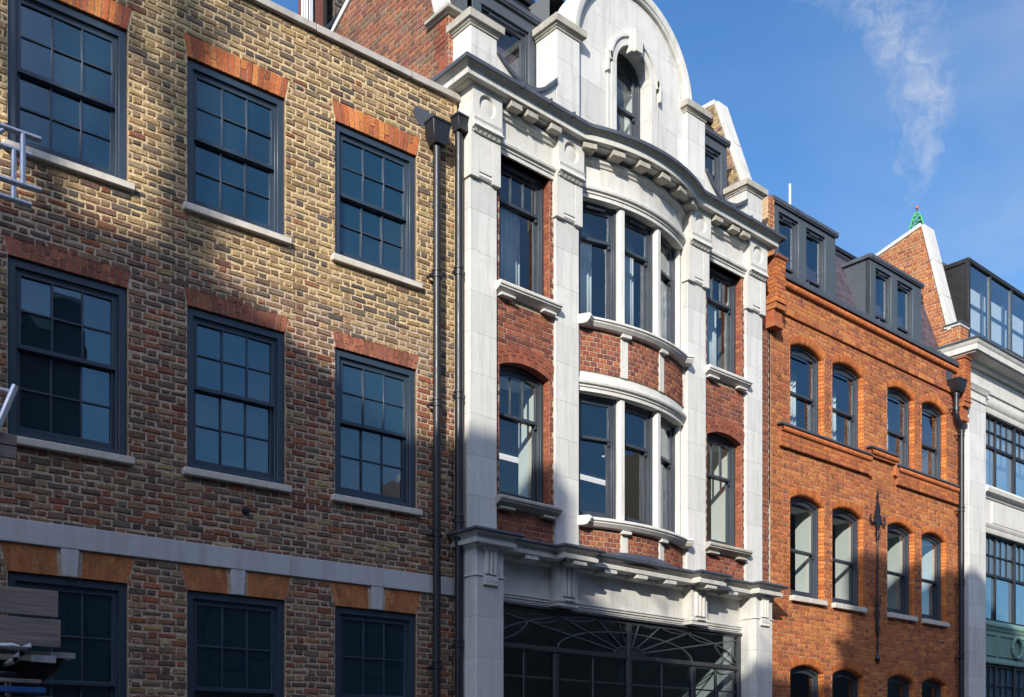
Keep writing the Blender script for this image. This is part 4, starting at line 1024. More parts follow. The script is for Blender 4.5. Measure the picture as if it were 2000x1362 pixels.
b=MB(); b.face([(.0,.02,0),(.0,9,0),(.0,9,10.1),(.0,.02,10.1)]); b.face([(7.3,.004,0),(7.3,.004,10.1),(7.3,9,10.1),(7.3,9,0)]); b.face([(0,9,0),(7.3,9,0),(7.3,9,10.1),(0,9,10.1)]); b.build('side_wall','dark',h3,smooth=False)
def rope(mb,x0,x1,y,z,r,cc=(.40,.12,.042)):
    n=int((x1-x0)/.011); K=9; V=[];
    for i in range(n+1):
        x=x0+(x1-x0)*i/n
        for k in range(K):
            t=math.pi*(.05+1.25*k/(K-1)); s_=abs(math.sin(math.pi*(x/.052+ .55*k/(K-1))))
            rr=r*(.80+.24*s_); V.append((x,y-rr*math.sin(t),z+rr*math.cos(t)))
    for i in range(n):
        c_=jit(cc,.10) if i%5==0 or i==0 else c_
        F=[(i*K+k+1,i*K+k,(i+1)*K+k,(i+1)*K+k+1) for k in range(K-1)]
        mb.mesh([V[j] for j in range(i*K,(i+2)*K)],[(k+1,k,K+k,K+k+1) for k in range(K-1)],c_)
s=MB(); s.sweep([(.36,0),(7.26,0)],[(-.3,10.175),(.095,10.175),(.10,10.20),(.095,10.275),(.06,10.29),(-.3,10.42)])
for x in (1.35,2.55,3.75,4.95,6.15): s.box(x-.012,x+.012,-.106,.0,10.17,10.30)
s.build('eaves_flashing','lead',h3)
s=MB(); s.cur=(.3,.1,.04); rope(s,.36,7.22,-.015,10.11,.062); s.box(.36,7.25,-.02,.05,10.04,10.175); s.build('rope_moulding','brick',h3)
s=MB(); s.box(.40,6.95,-.038,.03,9.575,9.68,(.36,.13,.05)); bricks(s,.40,6.95,9.576,9.68,lambda x,z,w_:jit(random.choice(OR+RR),.14),.104,.225,.2,.005,y=-.041,rough=.0015,bond='header'); s.build('string_course','brick',h3,smooth=False)
# stepped sill ledge
def ledge(x0,x1,zt,fas,name='sill_ledge'):
    s=MB(); s.sweep([(x0+.06,.0),(x0+.06,-.05),(x1-.0,-.05)],[(-.04,zt-.05),(.055,zt-.05),(.06,zt-.03),(.055,zt-.01),(.02,zt),(-.04,zt+.02)]); Lh=s.build(name,'lead',h3,bevel=.003)
    s=MB(); s.cur=(.3,.1,.04); rope(s,x0+.07,x1,-.055,zt-.105,.05); s.box(x0+.06,x1,-.06,.03,zt-.165,zt-.05)
    s.box(x0+.06,x1,-.058,.03,fas,zt-.165,(.38,.14,.055)); bricks(s,x0+.06,x1,fas,zt-.165,lambda x,z,w_:jit(random.choice(OR[:2]+RR),.14),(zt-.165-fas)/3,.222,.111,.006,y=-.061,rough=.0015)
    s.build('brick_band','brick',Lh)
ledge(.52,3.50,7.65,7.24); ledge(3.43,4.50,7.81,7.62); ledge(4.45,7.14,7.64,7.235)
s=MB(); s.mesh([(4.40,-.067,7.40),(4.52,-.067,7.36),(4.60,-.067,7.70),(4.48,-.067,7.76),(4.40,0,7.40),(4.52,0,7.36),(4.60,0,7.70),(4.48,0,7.76)],[(0,1,2,3),(1,5,6,2),(0,3,7,4),(3,2,6,7),(0,4,5,1)],(.44,.15,.06))
s.build('kneeler','brick',h3,bevel=.004,smooth=False); s=MB(); s.box(3.47,3.56,-.067,0,7.22,7.62,(.42,.14,.055)); s.build('kneeler','brick',h3,bevel=.004,smooth=False)
# windows and sills
fa=None
for ri,(za,zs,rise) in enumerate(ROW):
    for wi,(xa,xb) in enumerate(OPX):
        xm=(xa+xb)/2; wd=xb-xa+.01
        sash_window(h3,(xm,.095,za),wd,zs-za,(.745,.855,.8)[ri],'paint2','g2',(0,0),(0,0),rise=rise,fo=.05,stile=.045,vent=(ri==0),lining=(ri==1))
        if ri:
            s=MB(); s.box(xa-.045,xb+.055,-.075,.13,za-.095,za-.002); s.build('sill','whitepaint' if ri==2 else 'sill',h3,bevel=.008)
room(h3,.5,7.2,[(7.3,9.9),(4.4,7.1),(.2,4.2)],.6,4.5)
# corner corbels
def corbel(x0,x1,yo,zb,zt):
    s=MB(); y=-yo
    s.box(x0+.004,x1-.004,y+.004,.03,zb+.30,zt,(.36,.13,.05))
    cf=lambda x,z,w_: jit(random.choice(OR[:2]+RR),.15)
    bricks(s,x0,x1,zb+.42,zt,cf,.0745,.225,.112,.007,y=y,rough=.0018); bricks(s,0,yo,zb+.42,zt,cf,.0745,.225,.112,.007,P=lambda u,z,o:(x0-o,-u,z),rough=.0018); bricks(s,0,yo,zb+.42,zt,cf,.0745,.225,.112,.007,P=lambda u,z,o:(x1+o,-yo+u,z),rough=.0018)
    n=5; w_=(x1-x0)*.78/n; xs=x0+(x1-x0)*.11
    s.box(x0-.01,x1+.01,y-.02,.02,zb+.40,zb+.43,(.36,.12,.05))
    for k in range(n): s.tube((xs+w_*(k+.5),y+.03,zb+.40),(xs+w_*(k+.5),y+.10,zb+.24),w_*.5,8,None,(.40,.13,.05))
    s.box(x0+.02,x1-.02,y+.06,.02,zb+.02,zb+.40,(.34,.10,.045)); s.box(x0+.01,x1-.01,y+.035,.02,zb,zb+.10,(.36,.12,.05))
    C=s.build('corbel','brick',h3)
    t=MB(); t.sweep([(x0,.05),(x0,y),(x1,y),(x1,.05)],[(-.1,zt),(.02,zt),(.035,zt+.02),(.03,zt+.045),(-.1,zt+.06)],(.30,.095,.045)); t.build('corbel_cap','brick',C,bevel=.003)
corbel(.22,.50,.21,9.20,10.36); corbel(6.99,7.27,.21,9.02,10.33)
# drainpipe with swan neck
r=.055; p=MB(); X0,X1,yy=6.80,7.035,-.12
p.tube((X0,yy,9.20),(X0,yy,9.58),r,16); p.lathe(X0,yy,[(r+.014,9.50),(r+.014,9.56),(r+.002,9.565)],16); p.lathe(X0,yy,[(r+.002,9.18),(r+.014,9.185),(r+.014,9.25),(r+.002,9.255)],16)
pts=[(X0,yy,9.20),(X0+.01,yy,9.12),(X0+.05,yy,9.04),(X1-.05,yy,8.90),(X1-.01,yy,8.84),(X1,yy,8.76)]
p.path(pts,r,16); 
for q_ in pts[1:-1]: p.ball(q_,r,14)
p.tube((X1,yy,.1),(X1,yy,8.78),r,16)
BZ=[8.74,7.12,5.55,3.98]
for z in BZ: p.lathe(X1,yy,[(r+.002,z-.055),(r+.012,z-.05),(r+.012,z-.035),(r+.004,z-.03),(r+.004,z+.02),(r+.014,z+.028),(r+.014,z+.05),(r+.001,z+.056)],16)
dp3=p.build('drainpipe','pipe',h3)
for z in BZ: bracket(dp3,X1,yy,z,r)
bracket(dp3,X0,yy,9.25,r)
hopper(dp3,6.63,6.97,-.27,-.005,9.56,9.83)
b=MB(); b.prism([(6.58,9.80),(6.80,9.80),(6.88,10.03),(6.56,10.03)],-.012,0); b.build('flashing','lead',dp3)
# wall anchor rod
s=MB(); ax_=3.78; y=-.045
s.tube((ax_,y,3.78),(ax_,y,6.55),.018,10)
s.tube((ax_+.035,y,4.35),(ax_+.035,y,6.0),.010,8) if 0 else None
def leaf(pts): s.prism([(ax_+x,z) for x,z in pts],y-.012,y+.012)
leaf([(-.012,6.78),(.012,6.78),(.035,6.87),(.015,6.90),(.045,6.93),(.010,6.94),(.0,7.02),(-.010,6.94),(-.035,6.90),(-.015,6.86)])
leaf([(-.015,6.20),(.015,6.20),(.10,6.36),(.13,6.46),(.12,6.52),(.07,6.53),(.085,6.60),(.06,6.70),(.012,6.80),(-.012,6.80),(-.06,6.70),(-.085,6.60),(-.07,6.53),(-.12,6.52),(-.13,6.46),(-.10,6.36)])
for sg in (-1,1):
    s.path([(ax_+sg*(.10+a),y,z) for a,z in ((0,6.44),(.05,6.36),(.11,6.34),(.155,6.38),(.17,6.44),(.15,6.49),(.12,6.48))],.016,8)
    s.path([(ax_+sg*a,y,z) for a,z in ((.01,6.02),(.03,6.10),(.06,6.15),(.095,6.17))],.016,8)
    s.path([(ax_+sg*a,y,z) for a,z in ((.015,4.40),(.08,4.55),(.085,4.62),(.02,4.68),(.07,4.76),(.10,4.84),(.095,4.92),(.075,4.96))],.014,8)
s.ball((ax_,y,6.05),.034,10); s.lathe(ax_,y,[(.018,4.15),(.035,4.28),(.04,4.36),(.022,4.46)],10); s.lathe(ax_,y,[(.012,3.62),(.03,3.66),(.055,3.72),(.03,3.78),(.018,3.82)],10)
for z in (6.40,3.74): s.tube((ax_,y,z),(ax_,.01,z),.02,8)
s.build('wall_anchor','iron',h3,bevel=.002)
# mansard and dormers
sl=lambda z: .40+.34*(z-10.6)
s=MB(); s.face([(.3,sl(10.30),10.30),(7.2,sl(10.30),10.30),(7.2,sl(12.0),12.0),(.3,sl(12.0),12.0)]); Rf=s.build('roof','slate',h3,smooth=False)
s=MB(); s.box(.3,7.2,sl(12.0)-.04,sl(12.0)+5,12.0,12.07); s.box(.3,7.2,sl(11.9)-.02,sl(11.9)+.1,11.86,11.92); s.build('roof_edge','bronze',Rf)
d1=dormer(h3,1.60,.995,10.36,11.60,.15,[(-.80,-.20,10.42,11.47,.16),(.04,.66,10.42,11.47,.16)],ov=.05)
d2=dormer(h3,4.82,.99,10.36,11.60,.15,[(-.80,-.21,10.42,11.47,.16),(.03,.65,10.42,11.47,.16)],ov=.05)
room(h3,.8,2.4,[(10.4,11.55)],.9,3.0); room(h3,4.0,5.7,[(10.4,11.55)],.9,3.0)
s=MB(); s.tube((2.386,1.0,11.5),(2.386,1.0,12.86),.022,12); s.tube((2.386,1.0,12.86),(2.386,1.0,12.875),.026,12); s.build('vent_pipe','whitepaint',Rf)
s=MB(); s.box(.42,.60,.10,.9,10.4,11.62,M3); bricks(s,.42,.60,10.4,11.62,col3,.0745,.222,.111,.007,y=.10,rough=.002); s.build('party_wall','brick',h3,smooth=False)
PO=[(.40,.13,.05),(.34,.11,.045),(.44,.16,.055),(.28,.09,.045),(.36,.15,.07)]
party(h3,7.2,7.56,[(.27,11.10),(.87,13.62),(1.93,13.33),(3.6,12.9)],.1,'party_wall',PO,9.8,.24,copx=(7.175,7.60),mort=(.45,.33,.20))
s=MB(); s.box(7.2,7.59,.0,.30,9.8,11.16,M3); cf=lambda x,z,w_: jit(random.choice(PO),.15)
bricks(s,7.2,7.59,9.8,11.15,cf,.0735,.225,.1125,.009,y=-.004,rough=.002); bricks(s,0,.3,9.8,11.15,cf,.0735,.225,.1125,.009,P=lambda u,z,o:(7.198-o,u,z),rough=.002); PW=s.build('party_wall','brick',h3,smooth=False)
s=MB(); s.sweep([(7.2,.35),(7.2,-.0),(7.60,-.0)],[(-.3,11.15),(.02,11.15),(.03,11.20),(-.3,11.22)]); s.build('pier_cap','concrete',PW,bevel=.004)
s=MB(); s.sweep([(7.2,.35),(7.2,-.0),(7.60,-.0)],[(-.3,11.222),(.05,11.203),(.05,11.23),(-.3,11.26)]); s.build('flashing','lead',PW)

# ================================================================ pale stone building (far right)
O4=O3+Vector((math.cos(H3)*7.3,math.sin(H3)*7.3,0)); T4=T(O4,H3)
h4=root('stone_office_building','pale stone building with black metal windows and a green spandrel panel at the right edge','building',O4,H3)
s=MB(); s.box(.09,.88,-.11,.5,0,9.62); P4=s.build('pilaster','ashlar',h4,bevel=.006)
s=MB(); s.sweep([(.09,.3),(.09,-.11),(.88,-.11),(.88,.3)],[(-.05,9.60),(.025,9.60),(.03,9.63),(.0,9.64),(.0,9.78),(.03,9.80),(.05,9.85),(.085,9.90),(.085,9.95),(-.05,9.96)]); s.box(.10,.87,-.10,.3,9.62,9.95); s.build('capital','stone',P4,bevel=.004)
s=MB(); s.box(.12,6,-.06,.35,9.95,10.36); s.sweep([(.88,.02),(6,.02)],[(-.2,9.56),(.0,9.56),(.02,9.62),(.02,9.66),(.06,9.70),(.08,9.78),(.08,9.82),(.04,9.83),(.04,9.95),(-.2,9.95)]); s.build('frieze','stone',h4,bevel=.004)
s=MB(); s.sweep([(.09,.5),(.09,-.11),(6,-.11)],[(-.2,10.34),(.06,10.34),(.08,10.42),(.28,10.45),(.28,10.48),(.33,10.485),(.335,10.60),(.36,10.62),(.39,10.70),(-.2,10.74)]); s.build('cornice','stone',h4)
s=MB(); s.sweep([(.09,.5),(.09,-.11),(6,-.11)],[(-.2,10.742),(.39,10.702),(.405,10.69),(.41,10.73),(-.2,10.80)]); s.build('cornice_flashing','lead',h4)
s=MB(); s.box(.45,6,-.0,.4,10.75,11.0); s.box(1.75,6,-.16,.0,10.76,11.06); Pt=s.build('parapet','concrete',h4,bevel=.01)
s=MB(); s.box(1.73,6,-.18,.05,11.062,11.09); s.box(.44,6,-.02,.42,11.002,11.03); s.build('parapet_flashing','lead',Pt,bevel=.004)
def metal_window(x0,x1,z0,z1,trans,name='window',lights=((.95,1.80),(1.80,2.70),(2.79,3.7),(3.7,4.6))):
    f=MB(); y=.10; s_=.02
    f.box(x0,x1,y,y+.07,z1-.05,z1); f.box(x0,x1,y,y+.07,z0,z0+.05); f.box(x0,x1,y-.01,y+.07,trans-.03,trans+.03)
    f.box(2.70,2.79,y-.03,y+.08,z0,z1); f.box(1.775,1.825,y-.012,y+.07,z0,z1); f.box(3.675,3.725,y-.012,y+.07,z0,z1); f.box(.9,.95,y,y+.07,z0,z1)
    W_=f.build(name,'bronze',h4,bevel=.004)
    f=MB()
    for a,b_ in lights:
        for k in (1,2): xx=a+(b_-a)*k/3; f.box(xx-.012,xx+.012,y+.005,y+.06,trans,z1)
        f.box(a,b_,y+.007,y+.06,(trans+z1)/2-.013,(trans+z1)/2+.013)
    f.build('glazing_bars','bronze',W_)
    g=MB(); g.face([(x0,y+.04,z0),(x1,y+.04,z0),(x1,y+.04,z1),(x0,y+.04,z1)]); g.build('glass','g4',W_,smooth=False); return W_
metal_window(.9,4.6,7.87,9.56,8.86); metal_window(.9,4.6,4.92,6.86,5.96); metal_window(.9,4.6,1.4,3.93,3.0)
s=MB(); s.box(.88,6,.0,.35,6.9,7.88); s.sweep([(.88,.0),(6,.0)],[(-.1,6.86),(.0,6.86),(.02,6.92),(.02,6.96),(.05,7.0),(.06,7.06),(.03,7.08),(-.1,7.08)]); s.box(1.35,6,-.05,.0,7.09,7.55); s.sweep([(.88,.0),(6,.0)],[(-.1,7.62),(.03,7.62),(.06,7.68),(.15,7.72),(.17,7.80),(.15,7.85),(-.1,7.88)]); s.build('spandrel','stone',h4,bevel=.004)
s=MB(); s.box(.88,6,.06,.3,3.95,4.91); s.sweep([(.88,.06),(6,.06)],[(-.02,4.70),(.02,4.70),(.03,4.76),(.06,4.80),(.06,4.86),(.03,4.91),(-.02,4.91)]); s.sweep([(.88,.06),(6,.06)],[(-.02,3.95),(.03,3.95),(.04,4.0),(.02,4.06),(-.02,4.06)])
for a,b_ in ((.95,1.72),(1.88,3.62),(3.75,4.6)): s.ring([(a,4.12),(b_,4.12),(b_,4.62),(a,4.62)],[(a+.03,4.15),(b_-.03,4.15),(b_-.03,4.59),(a+.03,4.59)],.035,.07)
Gp=s.build('spandrel_panel','green',h4,bevel=.003)
s=MB(); n=26
for k in range(n):
    t=2*math.pi*k/n; x,z=2.76+.24*math.cos(t),4.37+.235*math.sin(t)
    s.ball((x,.02,z),.040+.008*(k%2),8)
s.build('wreath','green',Gp)
s=MB(); s.face([(.05,.3,0),(.05,9,0),(.05,9,10.8),(.05,.3,10.8)]); s.face([(6,0,0),(6,0,10.8),(6,9,10.8),(6,9,0)]); s.build('side_wall','dark',h4,smooth=False)
room(h4,.5,5.9,[(7.3,10.2),(4.3,7.2),(.2,3.9)],.8,5.0)
# dormer strip of glass and slate slope
s=MB(); x0,x1,yf,zb,zt=.74,5.8,.22,10.95,12.95; ys=lambda z:.28+.30*(z-10.95)
s.face([(x0,yf,zb),(x0,yf,zt),(x0,ys(zt)+.05,zt),(x0,ys(zb),zb)]); s.box(x0-.03,x1,yf-.03,ys(zt)+.1,zt-.09,zt); s.box(x0-.03,x0+.07,yf-.02,yf+.06,zb,zt-.09)
Dm=s.build('dormer','darkbrown',h4,bevel=.004)
s=MB()
for x in (1.80,2.88,3.96,5.04): s.box(x-.03,x+.03,yf-.012,yf+.06,zb,zt-.09)
s.build('mullions','paint2',Dm)
s=MB(); s.face([(x0+.07,yf+.02,zb),(x1,yf+.02,zb),(x1,yf+.02,zt-.09),(x0+.07,yf+.02,zt-.09)]); s.build('glass','g2',Dm,smooth=False)
s=MB()
for x in (.81,1.83,2.91,3.99): 
    s.box(x+.02,x+.98,yf+.16,yf+.17,zb,zt-.5)
s.build('blind','blindm',Dm)
s=MB()
for z in (11.5,12.05): s.box(x0+.1,x1,yf+.11,yf+.15,z-.014,z+.014)
for x in (.90,1.65,1.95,2.73,3.03): s.box(x-.02,x+.02,yf+.11,yf+.152,zb,zt-.45)
s.build('inner_frame','paint2',Dm)
s=MB(); s.face([(.3,ys(10.9),10.9),(6,ys(10.9),10.9),(6,ys(13.05),13.05),(.3,ys(13.05),13.05)]); s.box(.3,6,ys(13.05)-.05,ys(13.05)+4,13.05,13.12); s.build('roof','slate',h4,smooth=False)
# ================================================================ curtains and lamps inside
CG='curtains behind the upper windows'
curtain(T2,1.02,1.36,8.1,9.72,.62,'pale curtain at the right side of the white stone house\'s upper left window',5,.03,CG)
curtain(T2,.50,.80,8.1,9.72,.70,'blue grey curtain at the left side of the white stone house\'s upper left window',5,.03,CG)
curtain(T2,2.28,2.62,8.1,9.72,.42,'pale curtain in the upper left light of the curved bow',5,.03,CG)
curtain(T2,3.12,3.42,8.1,9.72,.30,'thin grey curtain in the upper middle light of the curved bow',5,.03,CG)
curtain(T2,5.52,5.82,8.1,9.72,.56,'white curtain in the upper right window of the white stone house',5,.03,CG)
for k,(xa,xb) in enumerate(OPX):
    curtain(T3,xb-.42,xb-.10,7.66,9.05,.52,'pale curtain in the %s top floor arched window of the orange brick house'%('far left','second','third','far right')[k],4,.025,CG)
curtain(T4,.98,4.5,7.93,9.5,.42,'long white curtain across the upper metal window of the pale stone building',40,.03,CG)
def tube_lamp(x0,x1,y,z,label):
    b=MB(); b.box(x0,x1,y-.05,y+.05,z+.03,z+.075); o=b.build('ceiling_lamp','whitepaint'); o.matrix_world=T2
    t=MB(); t.tube((x0+.02,y,z),(x1-.02,y,z),.04,12); t.build('light_tube','lamp',o)
    s=MB(); s.tube((x0+.3,y,z+.07),(x0+.3,y,7.5),.006,6); s.tube((x1-.3,y,z+.07),(x1-.3,y,7.5),.006,6); s.build('hanger','alu',o)
    return tag(o,label,'ceiling lamp','lit strip lamps on the middle floor')
tube_lamp(1.1,2.42,1.6,6.385,'lit white strip lamp seen through the lower left window of the white stone house')
tube_lamp(3.1,4.27,1.6,6.385,'lit white strip lamp seen through the left light of the lower bow window')
b=MB(); b.lathe(4.14,1.61,[(.075,6.83),(.085,6.84),(.085,7.03),(.05,7.07),(.01,7.08)],16); o=b.build('pendant_lamp','zinc'); o.matrix_world=T2
t=MB(); t.tube((4.14,1.6,7.07),(4.14,1.6,7.54),.006,6); t.build('cord','pipe',o); t=MB(); t.ball((4.14,1.6,6.84),.03,8); t.build('bulb','lamp',o)
tag(o,'small grey pendant lamp hanging inside the lower bow window','pendant lamp')

# ================================================================ scaffolding at the left edge
def guard(yo,label):
    r_=root('scaffolding',label,'scaffolding',group='aluminium scaffold frames'); r_.matrix_world=T1
    def tb(name,p,q,rr=.026):
        m=MB(); m.tube(p,q,rr,14); m.tube(p,q,rr-.006,14,caps=False); return m.build(name,'alu',r_)
    tb('rail',(-7.6,yo,7.075),(-5.53,yo,7.075)); tb('rail',(-7.6,yo,6.635),(-5.53,yo,6.635))
    tb('post',(-5.676,yo-.004,7.07),(-5.676,yo-.004,6.64),.024); tb('post',(-6.6,yo-.004,7.07),(-6.6,yo-.004,6.64),.024)
    tb('brace',(-5.83,yo+.0,7.05),(-6.25,yo+.0,6.66),.02)
    return r_
guard(-1.5,'silver scaffold guard frame nearest the camera, top left edge'); guard(-1.20,'silver scaffold guard frame close to the brown wall, behind the nearer one')
sf=root('scaffolding','galvanised scaffold tubes, one leaning, beside the left middle window sill','scaffolding'); sf.matrix_world=T1
for nm,p,q,rr in (('rail',(-6.6,-1.45,4.87),(-5.72,-1.45,4.86),.024),('brace',(-5.74,-1.52,4.90),(-5.98,-1.52,4.25),.03),('post',(-5.79,-1.48,.3),(-5.79,-1.48,2.47),.025),('rail',(-5.78,-1.9,2.595),(-5.60,-.4,2.595),.024),('rail',(-5.83,-1.9,2.54),(-5.70,-.4,2.54),.024)):
    m=MB(); m.tube(p,q,rr,14,caps=False); m.tube(p,q,rr-.005,14,caps=False); m.build(nm,'alu',sf)
m=MB(); m.box(-5.90,-5.74,-1.56,-1.44,2.40,2.47); m.build('coupler','iron',sf,bevel=.01)
def board(x0,x1,y0,y1,z0,z1,label,band=False,ma='wood',group='scaffold boards'):
    m=MB(); n=10
    m.box(x0,x1,y0,y1,z0,z1); o=m.build('scaffold_board',ma,bevel=.006); o.matrix_world=T1
    if band:
        q=MB(); q.box(x1-.20,x1+.004,y0-.004,y1+.004,z0-.003,z1+.003); q.build('end_band','alu',o)
    return tag(o,label,'board',group)
board(-7.6,-5.385,-1.50,-1.46,2.965,3.195,'grey timber toe board, upper of two in front of the lower left window')
board(-7.6,-5.365,-1.505,-1.465,2.705,2.945,'grey timber toe board, lower of two, just above the scaffold deck')
board(-7.6,-5.72,-1.50,-1.46,4.395,4.49,'upper timber board of the pair at the left middle window sill')
board(-7.6,-5.722,-1.505,-1.465,4.285,4.385,'lower timber board of the pair at the left middle window sill')
for k,(xe,lab) in enumerate(((-5.23,'scaffold deck plank with a long metal bound end, front one of the deck'),(-5.27,'scaffold deck plank second from the front of the deck'),(-5.25,'scaffold deck plank third from the front of the deck'),(-5.29,'scaffold deck plank nearest the brown brick wall'))):
    board(-7.6,xe,-1.44+.235*k,-1.215+.235*k,2.625,2.668,lab,True)
board(-7.6,-5.415,-1.52,-1.46,2.57,2.622,'short metal bound plank end below the front of the scaffold deck',True)
board(-6.6,-5.42,-1.50,-1.40,2.235,2.272,'grey plank end under the scaffold deck, lowest at the left edge')
board(-6.6,-5.555,-1.62,-1.52,2.372,2.408,'grey plank end under the scaffold deck, just above the blue one')
m=MB(); m.prism([(-7.6,2.20),(-5.68,2.20),(-5.56,2.33),(-5.36,2.50),(-5.28,2.62),(-7.6,2.62)],-1.36,-.62); o=m.build('scaffold_bracket','iron',bevel=.01); o.matrix_world=T1; tag(o,'dark bracket with a slanted end carrying the scaffold deck at the left edge','bracket')
board(-6.6,-5.52,-1.62,-1.46,2.295,2.342,'blue ended plank under the scaffold deck',False,'blue')
m=MB(); random.seed(5); n=14; V=[]
for i in range(n+1):
    x=-6.6+(6.6-5.62)*i/n
    for k in range(5): V.append((x,-1.56+.035*k,2.672+.028*random.random()+.02*math.sin(k*1.4)+(.012 if i==n else 0)))
m.mesh(V,[(i*5+k,(i+1)*5+k,(i+1)*5+k+1,i*5+k+1) for i in range(n) for k in range(4)])
o=m.build('sheeting','sheet'); o.matrix_world=T1; s_=o.modifiers.new('t','SOLIDIFY'); s_.thickness=.012; tag(o,'crumpled white plastic sheet lying on the scaffold deck in front of the toe board','sheet')

# ================================================================ crane tip over the right party wall
cr=root('tower_crane','green lattice crane tip with a red lamp showing above the brick party wall','crane',(97.9,50.3,0))
ap=Vector((97.9,50.3,0)); A=R(-62.8)
def cp(a,b_,z): return (a*math.cos(A)-b_*math.sin(A),a*math.sin(A)+b_*math.cos(A),z)
m=MB()
W0=[(50.0,1.25),(53.9,.62),(54.8,.40),(55.45,.17)]
for sx_,sy_ in ((-1,-1),(1,-1),(1,1),(-1,1)):
    m.path([cp(sx_*w_,sy_*w_*.9,z) for z,w_ in W0],.075,6)
for (z,w_) in [(51.2,1.06),(52.4,.87),(53.3,.72),(54.0,.60),(54.6,.45),(55.1,.30),(55.45,.17)]:
    for a,b_ in (((-1,-1),(1,-1)),((1,-1),(1,1)),((1,1),(-1,1)),((-1,1),(-1,-1))): m.tube(cp(a[0]*w_,a[1]*w_*.9,z),cp(b_[0]*w_,b_[1]*w_*.9,z),.04,6)
Z=[(50.0,1.25),(51.2,1.06),(52.4,.87),(53.3,.72),(54.0,.60),(54.6,.45),(55.1,.30),(55.45,.17)]
for (z,w_),(z2,w2) in zip(Z[:-1],Z[1:]):
    for s1 in (-1,1): m.tube(cp(-w_,s1*w_*.9,z),cp(w2,s1*w2*.9,z2),.035,6); m.tube(cp(s1*w_,-w_*.9,z),cp(s1*w2,w2*.9,z2),.035,6)
m.build('crane_head','crane',cr)
m=MB()
for sx_ in (-1,1):
    for sy_ in (-1,1): m.tube(cp(sx_*1.0,sy_*1.0,0),cp(sx_*1.0,sy_*1.0,50),.1,6)
for i in range(25):
    z=2*i
    for a,b_ in (((-1,-1),(1,-1)),((1,-1),(1,1)),((1,1),(-1,1)),((-1,1),(-1,-1))): m.tube(cp(a[0],a[1],z),cp(b_[0],b_[1],z+2),.05,5)
m.box(-1.3,1.3,-1.3,1.3,49.6,50.0); m.build('mast','crane',cr)
m=MB()
for z in (54.1,54.75): m.box(.5 if z<54.5 else .25,.95 if z<54.5 else .6,-.3,.3,z,z+.06)
m.tube(cp(0,0,55.4),cp(0,0,55.8),.03,6); m.build('platform','iron',cr)
m=MB(); m.ball((0,0,56.0),.17,10); m.build('lamp','red',cr)

# ================================================================ across the street: buildings and bare trees that shade the fronts and show in the panes
def opp(x0,x1,zt,label,c,zr=None,dp=11):
    r_=root('brick_building',label,'building',((x0+x1)/2,-3.0,0)); hw=(x1-x0)/2
    b=MB(); b.box(-hw,hw,-.38 if dp<0 else -dp,0,-.1,zt)
    if dp<0: b.box(-hw+.01,hw-.01,-11,-.38,-.1,zt+dp)
    b.build('wall',c,r_)
    b=MB(); b.box(-hw-.0,hw+.0,-.2,.18,zt,zt+.15); b.build('coping','coping',r_)
    if zr: b=MB(); b.prism([(-hw,zt+.15),(hw,zt+.15),(hw-zr[1],zr[0]),(-hw,zr[0])],-8,-.21); b.build('roof','slate',r_)
    fl=int((zt-1)/3.1); nx=max(1,int((x1-x0)/2.1)); f=None
    for i in range(fl):
        for k in range(nx):
            x=-hw+(x1-x0)*(k+.5)/nx; z=1.0+3.1*i
            if f is None:
                b=MB(); b.ring([(-.6,0),(.6,0),(.6,1.9),(-.6,1.9)],[(-.5,.1),(.5,.1),(.5,1.8),(-.5,1.8)],-.01,.05); b.box(-.5,.5,-.01,.03,.93,.98); f=b.build('window','bronze',r_,loc=(x,.0,z),rotz=R(180))
                b=MB(); b.box(-.5,.5,.001,.012,.1,1.8); b.build('glass','black',f)
            else: dup(f,loc=(x,0,z))
    return r_
plain=mat('plain_brick',(.11,.065,.047),.9,var=.2,vscale=5); plain2=mat('plain_stock_brick',(.12,.095,.07),.9,var=.2,vscale=5); M['plain']=plain; M['plain2']=plain2
opp(-34,-13.0,15.6,'tall red brick building across the street with a slate roof, furthest left','plain',(17.75,2.2))
opp(-12.9,-9.3,15.75,'narrow stock brick building with a tall false front across the street','plain2',None,-2.9)
opp(-9.25,-1.8,12.95,'lower red brick building across the street, behind the camera','plain')
opp(-1.75,5.0,13.8,'tall stock brick building with a slate roof, across the street beside the camera','plain2',(15.95,1.5))
opp(5.05,7.45,11.8,'red brick building with a lower roof beside the tall stock brick one across the street','plain')
opp(7.5,16,7.4,'two storey stock brick building across the street','plain2')
opp(16.1,34,9.4,'long three storey red brick building across the street','plain')
opp(34.1,44,15,'tall stock brick building across the street, second from the far end','plain2')
opp(44.1,75,8.2,'long low red brick building across the street, furthest right','plain')
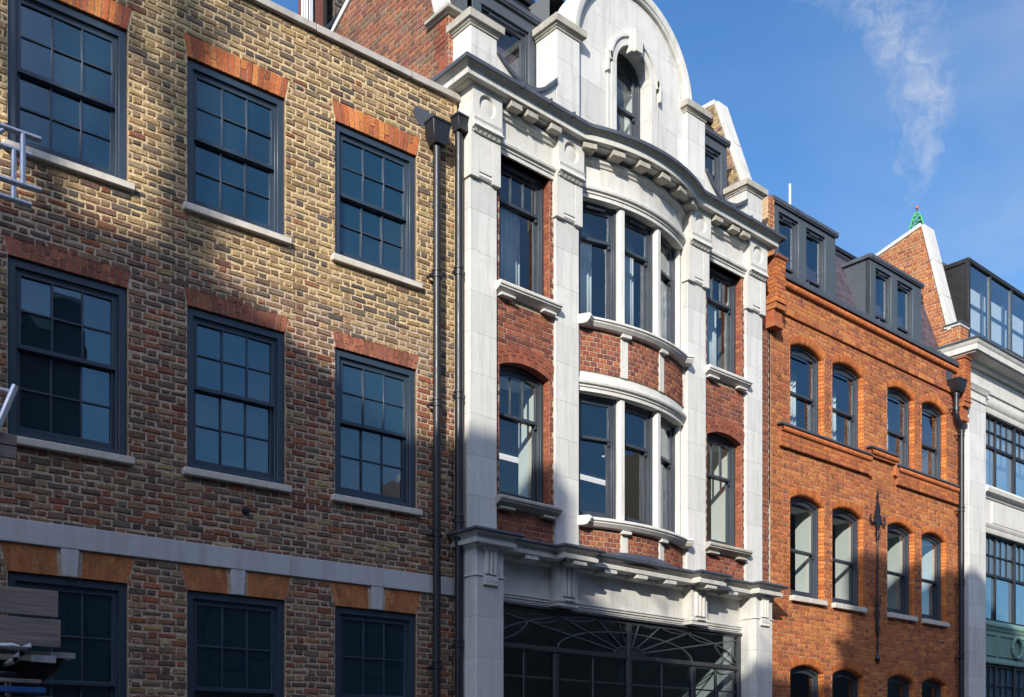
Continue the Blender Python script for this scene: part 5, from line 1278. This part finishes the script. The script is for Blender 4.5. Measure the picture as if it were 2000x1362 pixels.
def tree(x,y,H,zc,seed,label,spread=1.0,r0=.42,limbs=()):
    random.seed(seed); r_=root('bare_tree',label,'tree',(x,y,0)); tr=MB(); br=MB()
    def grow(p,d,l,r,dep):
        q=p+d*l; (tr if dep<1 else br).tube(p,q,r,7 if dep<3 else 4,r*.72,caps=False)
        if dep>=4: return
        n=2 if random.random()<.7 else 3
        for i in range(n):
            a=Vector((random.gauss(0,1),random.gauss(0,1),random.gauss(.15,.7))).normalized()
            nd=(d*1.0+a*(.62+.12*dep)*spread).normalized(); grow(q,nd,l*random.uniform(.62,.85),r*random.uniform(.55,.75),dep+1)
    p=Vector((0,0,0)); 
    for i in range(3):
        q=p+Vector((random.uniform(-.1,.1),random.uniform(-.1,.1),zc/3)); tr.tube(p,q,r0*(1-.15*i),10,r0*(1-.15*(i+1)),caps=False); p=q
    for pts,ra,rb in limbs:
        for i,(a,b_) in enumerate(zip(pts[:-1],pts[1:])):
            n_=len(pts)-1; br.tube(a,b_,ra+(rb-ra)*i/n_,8,ra+(rb-ra)*(i+1)/n_,caps=False)
            if i: grow(Vector(b_),(Vector(b_)-Vector(a)+Vector((random.uniform(-.4,.4),random.uniform(-.3,.3),.2))).normalized(),.75,rb*.5,3)
    for k in range(0 if limbs else 4):
        t=k*1.57+random.random(); grow(p-Vector((0,0,k*.35)),Vector((.55*math.cos(t),.55*math.sin(t),1)).normalized(),(H-zc)*.30,r0*.40,0)
    tr.build('trunk','bark',r_); br.build('crown','bark',r_); return r_
tree(-14.2,-1.9,21.3,13.6,3,'tall bare street tree across the road, by the tallest roof',r0=.34,limbs=[
 ([(0,0,13.5),(.75,0,16),(.92,0,18),(.93,.02,20),(1.0,0,22.5)],.20,.11),([(0,0,13.5),(-.5,0,16.2),(-.85,0,18.5),(-1.2,0,21.5)],.17,.08),
 ([(.92,0,17.9),(.28,0,18.9),(-.25,0,20.0)],.085,.05),([(-.6,0,17),(.05,0,18.3),(.45,0,19.8)],.08,.05),([(-.85,0,18.5),(-.2,0,19.2),(.2,0,20.6)],.07,.045),
 ([(0,0,13.5),(-1.0,.1,15.8),(-1.9,.1,17.6),(-2.4,0,20)],.14,.06),([(.92,0,18.6),(1.5,0,19.5),(1.8,0,20.8)],.075,.04),([(.75,0,16),(1.5,0,17.5),(2.0,.1,18.6)],.08,.04),([(-.85,0,17.6),(-1.4,0,18.9),(-1.6,0,20.4)],.08,.05)])
tree(-1.5,-1.9,13.6,8.6,8,'smaller bare street tree across the road, behind the camera',r0=.14)
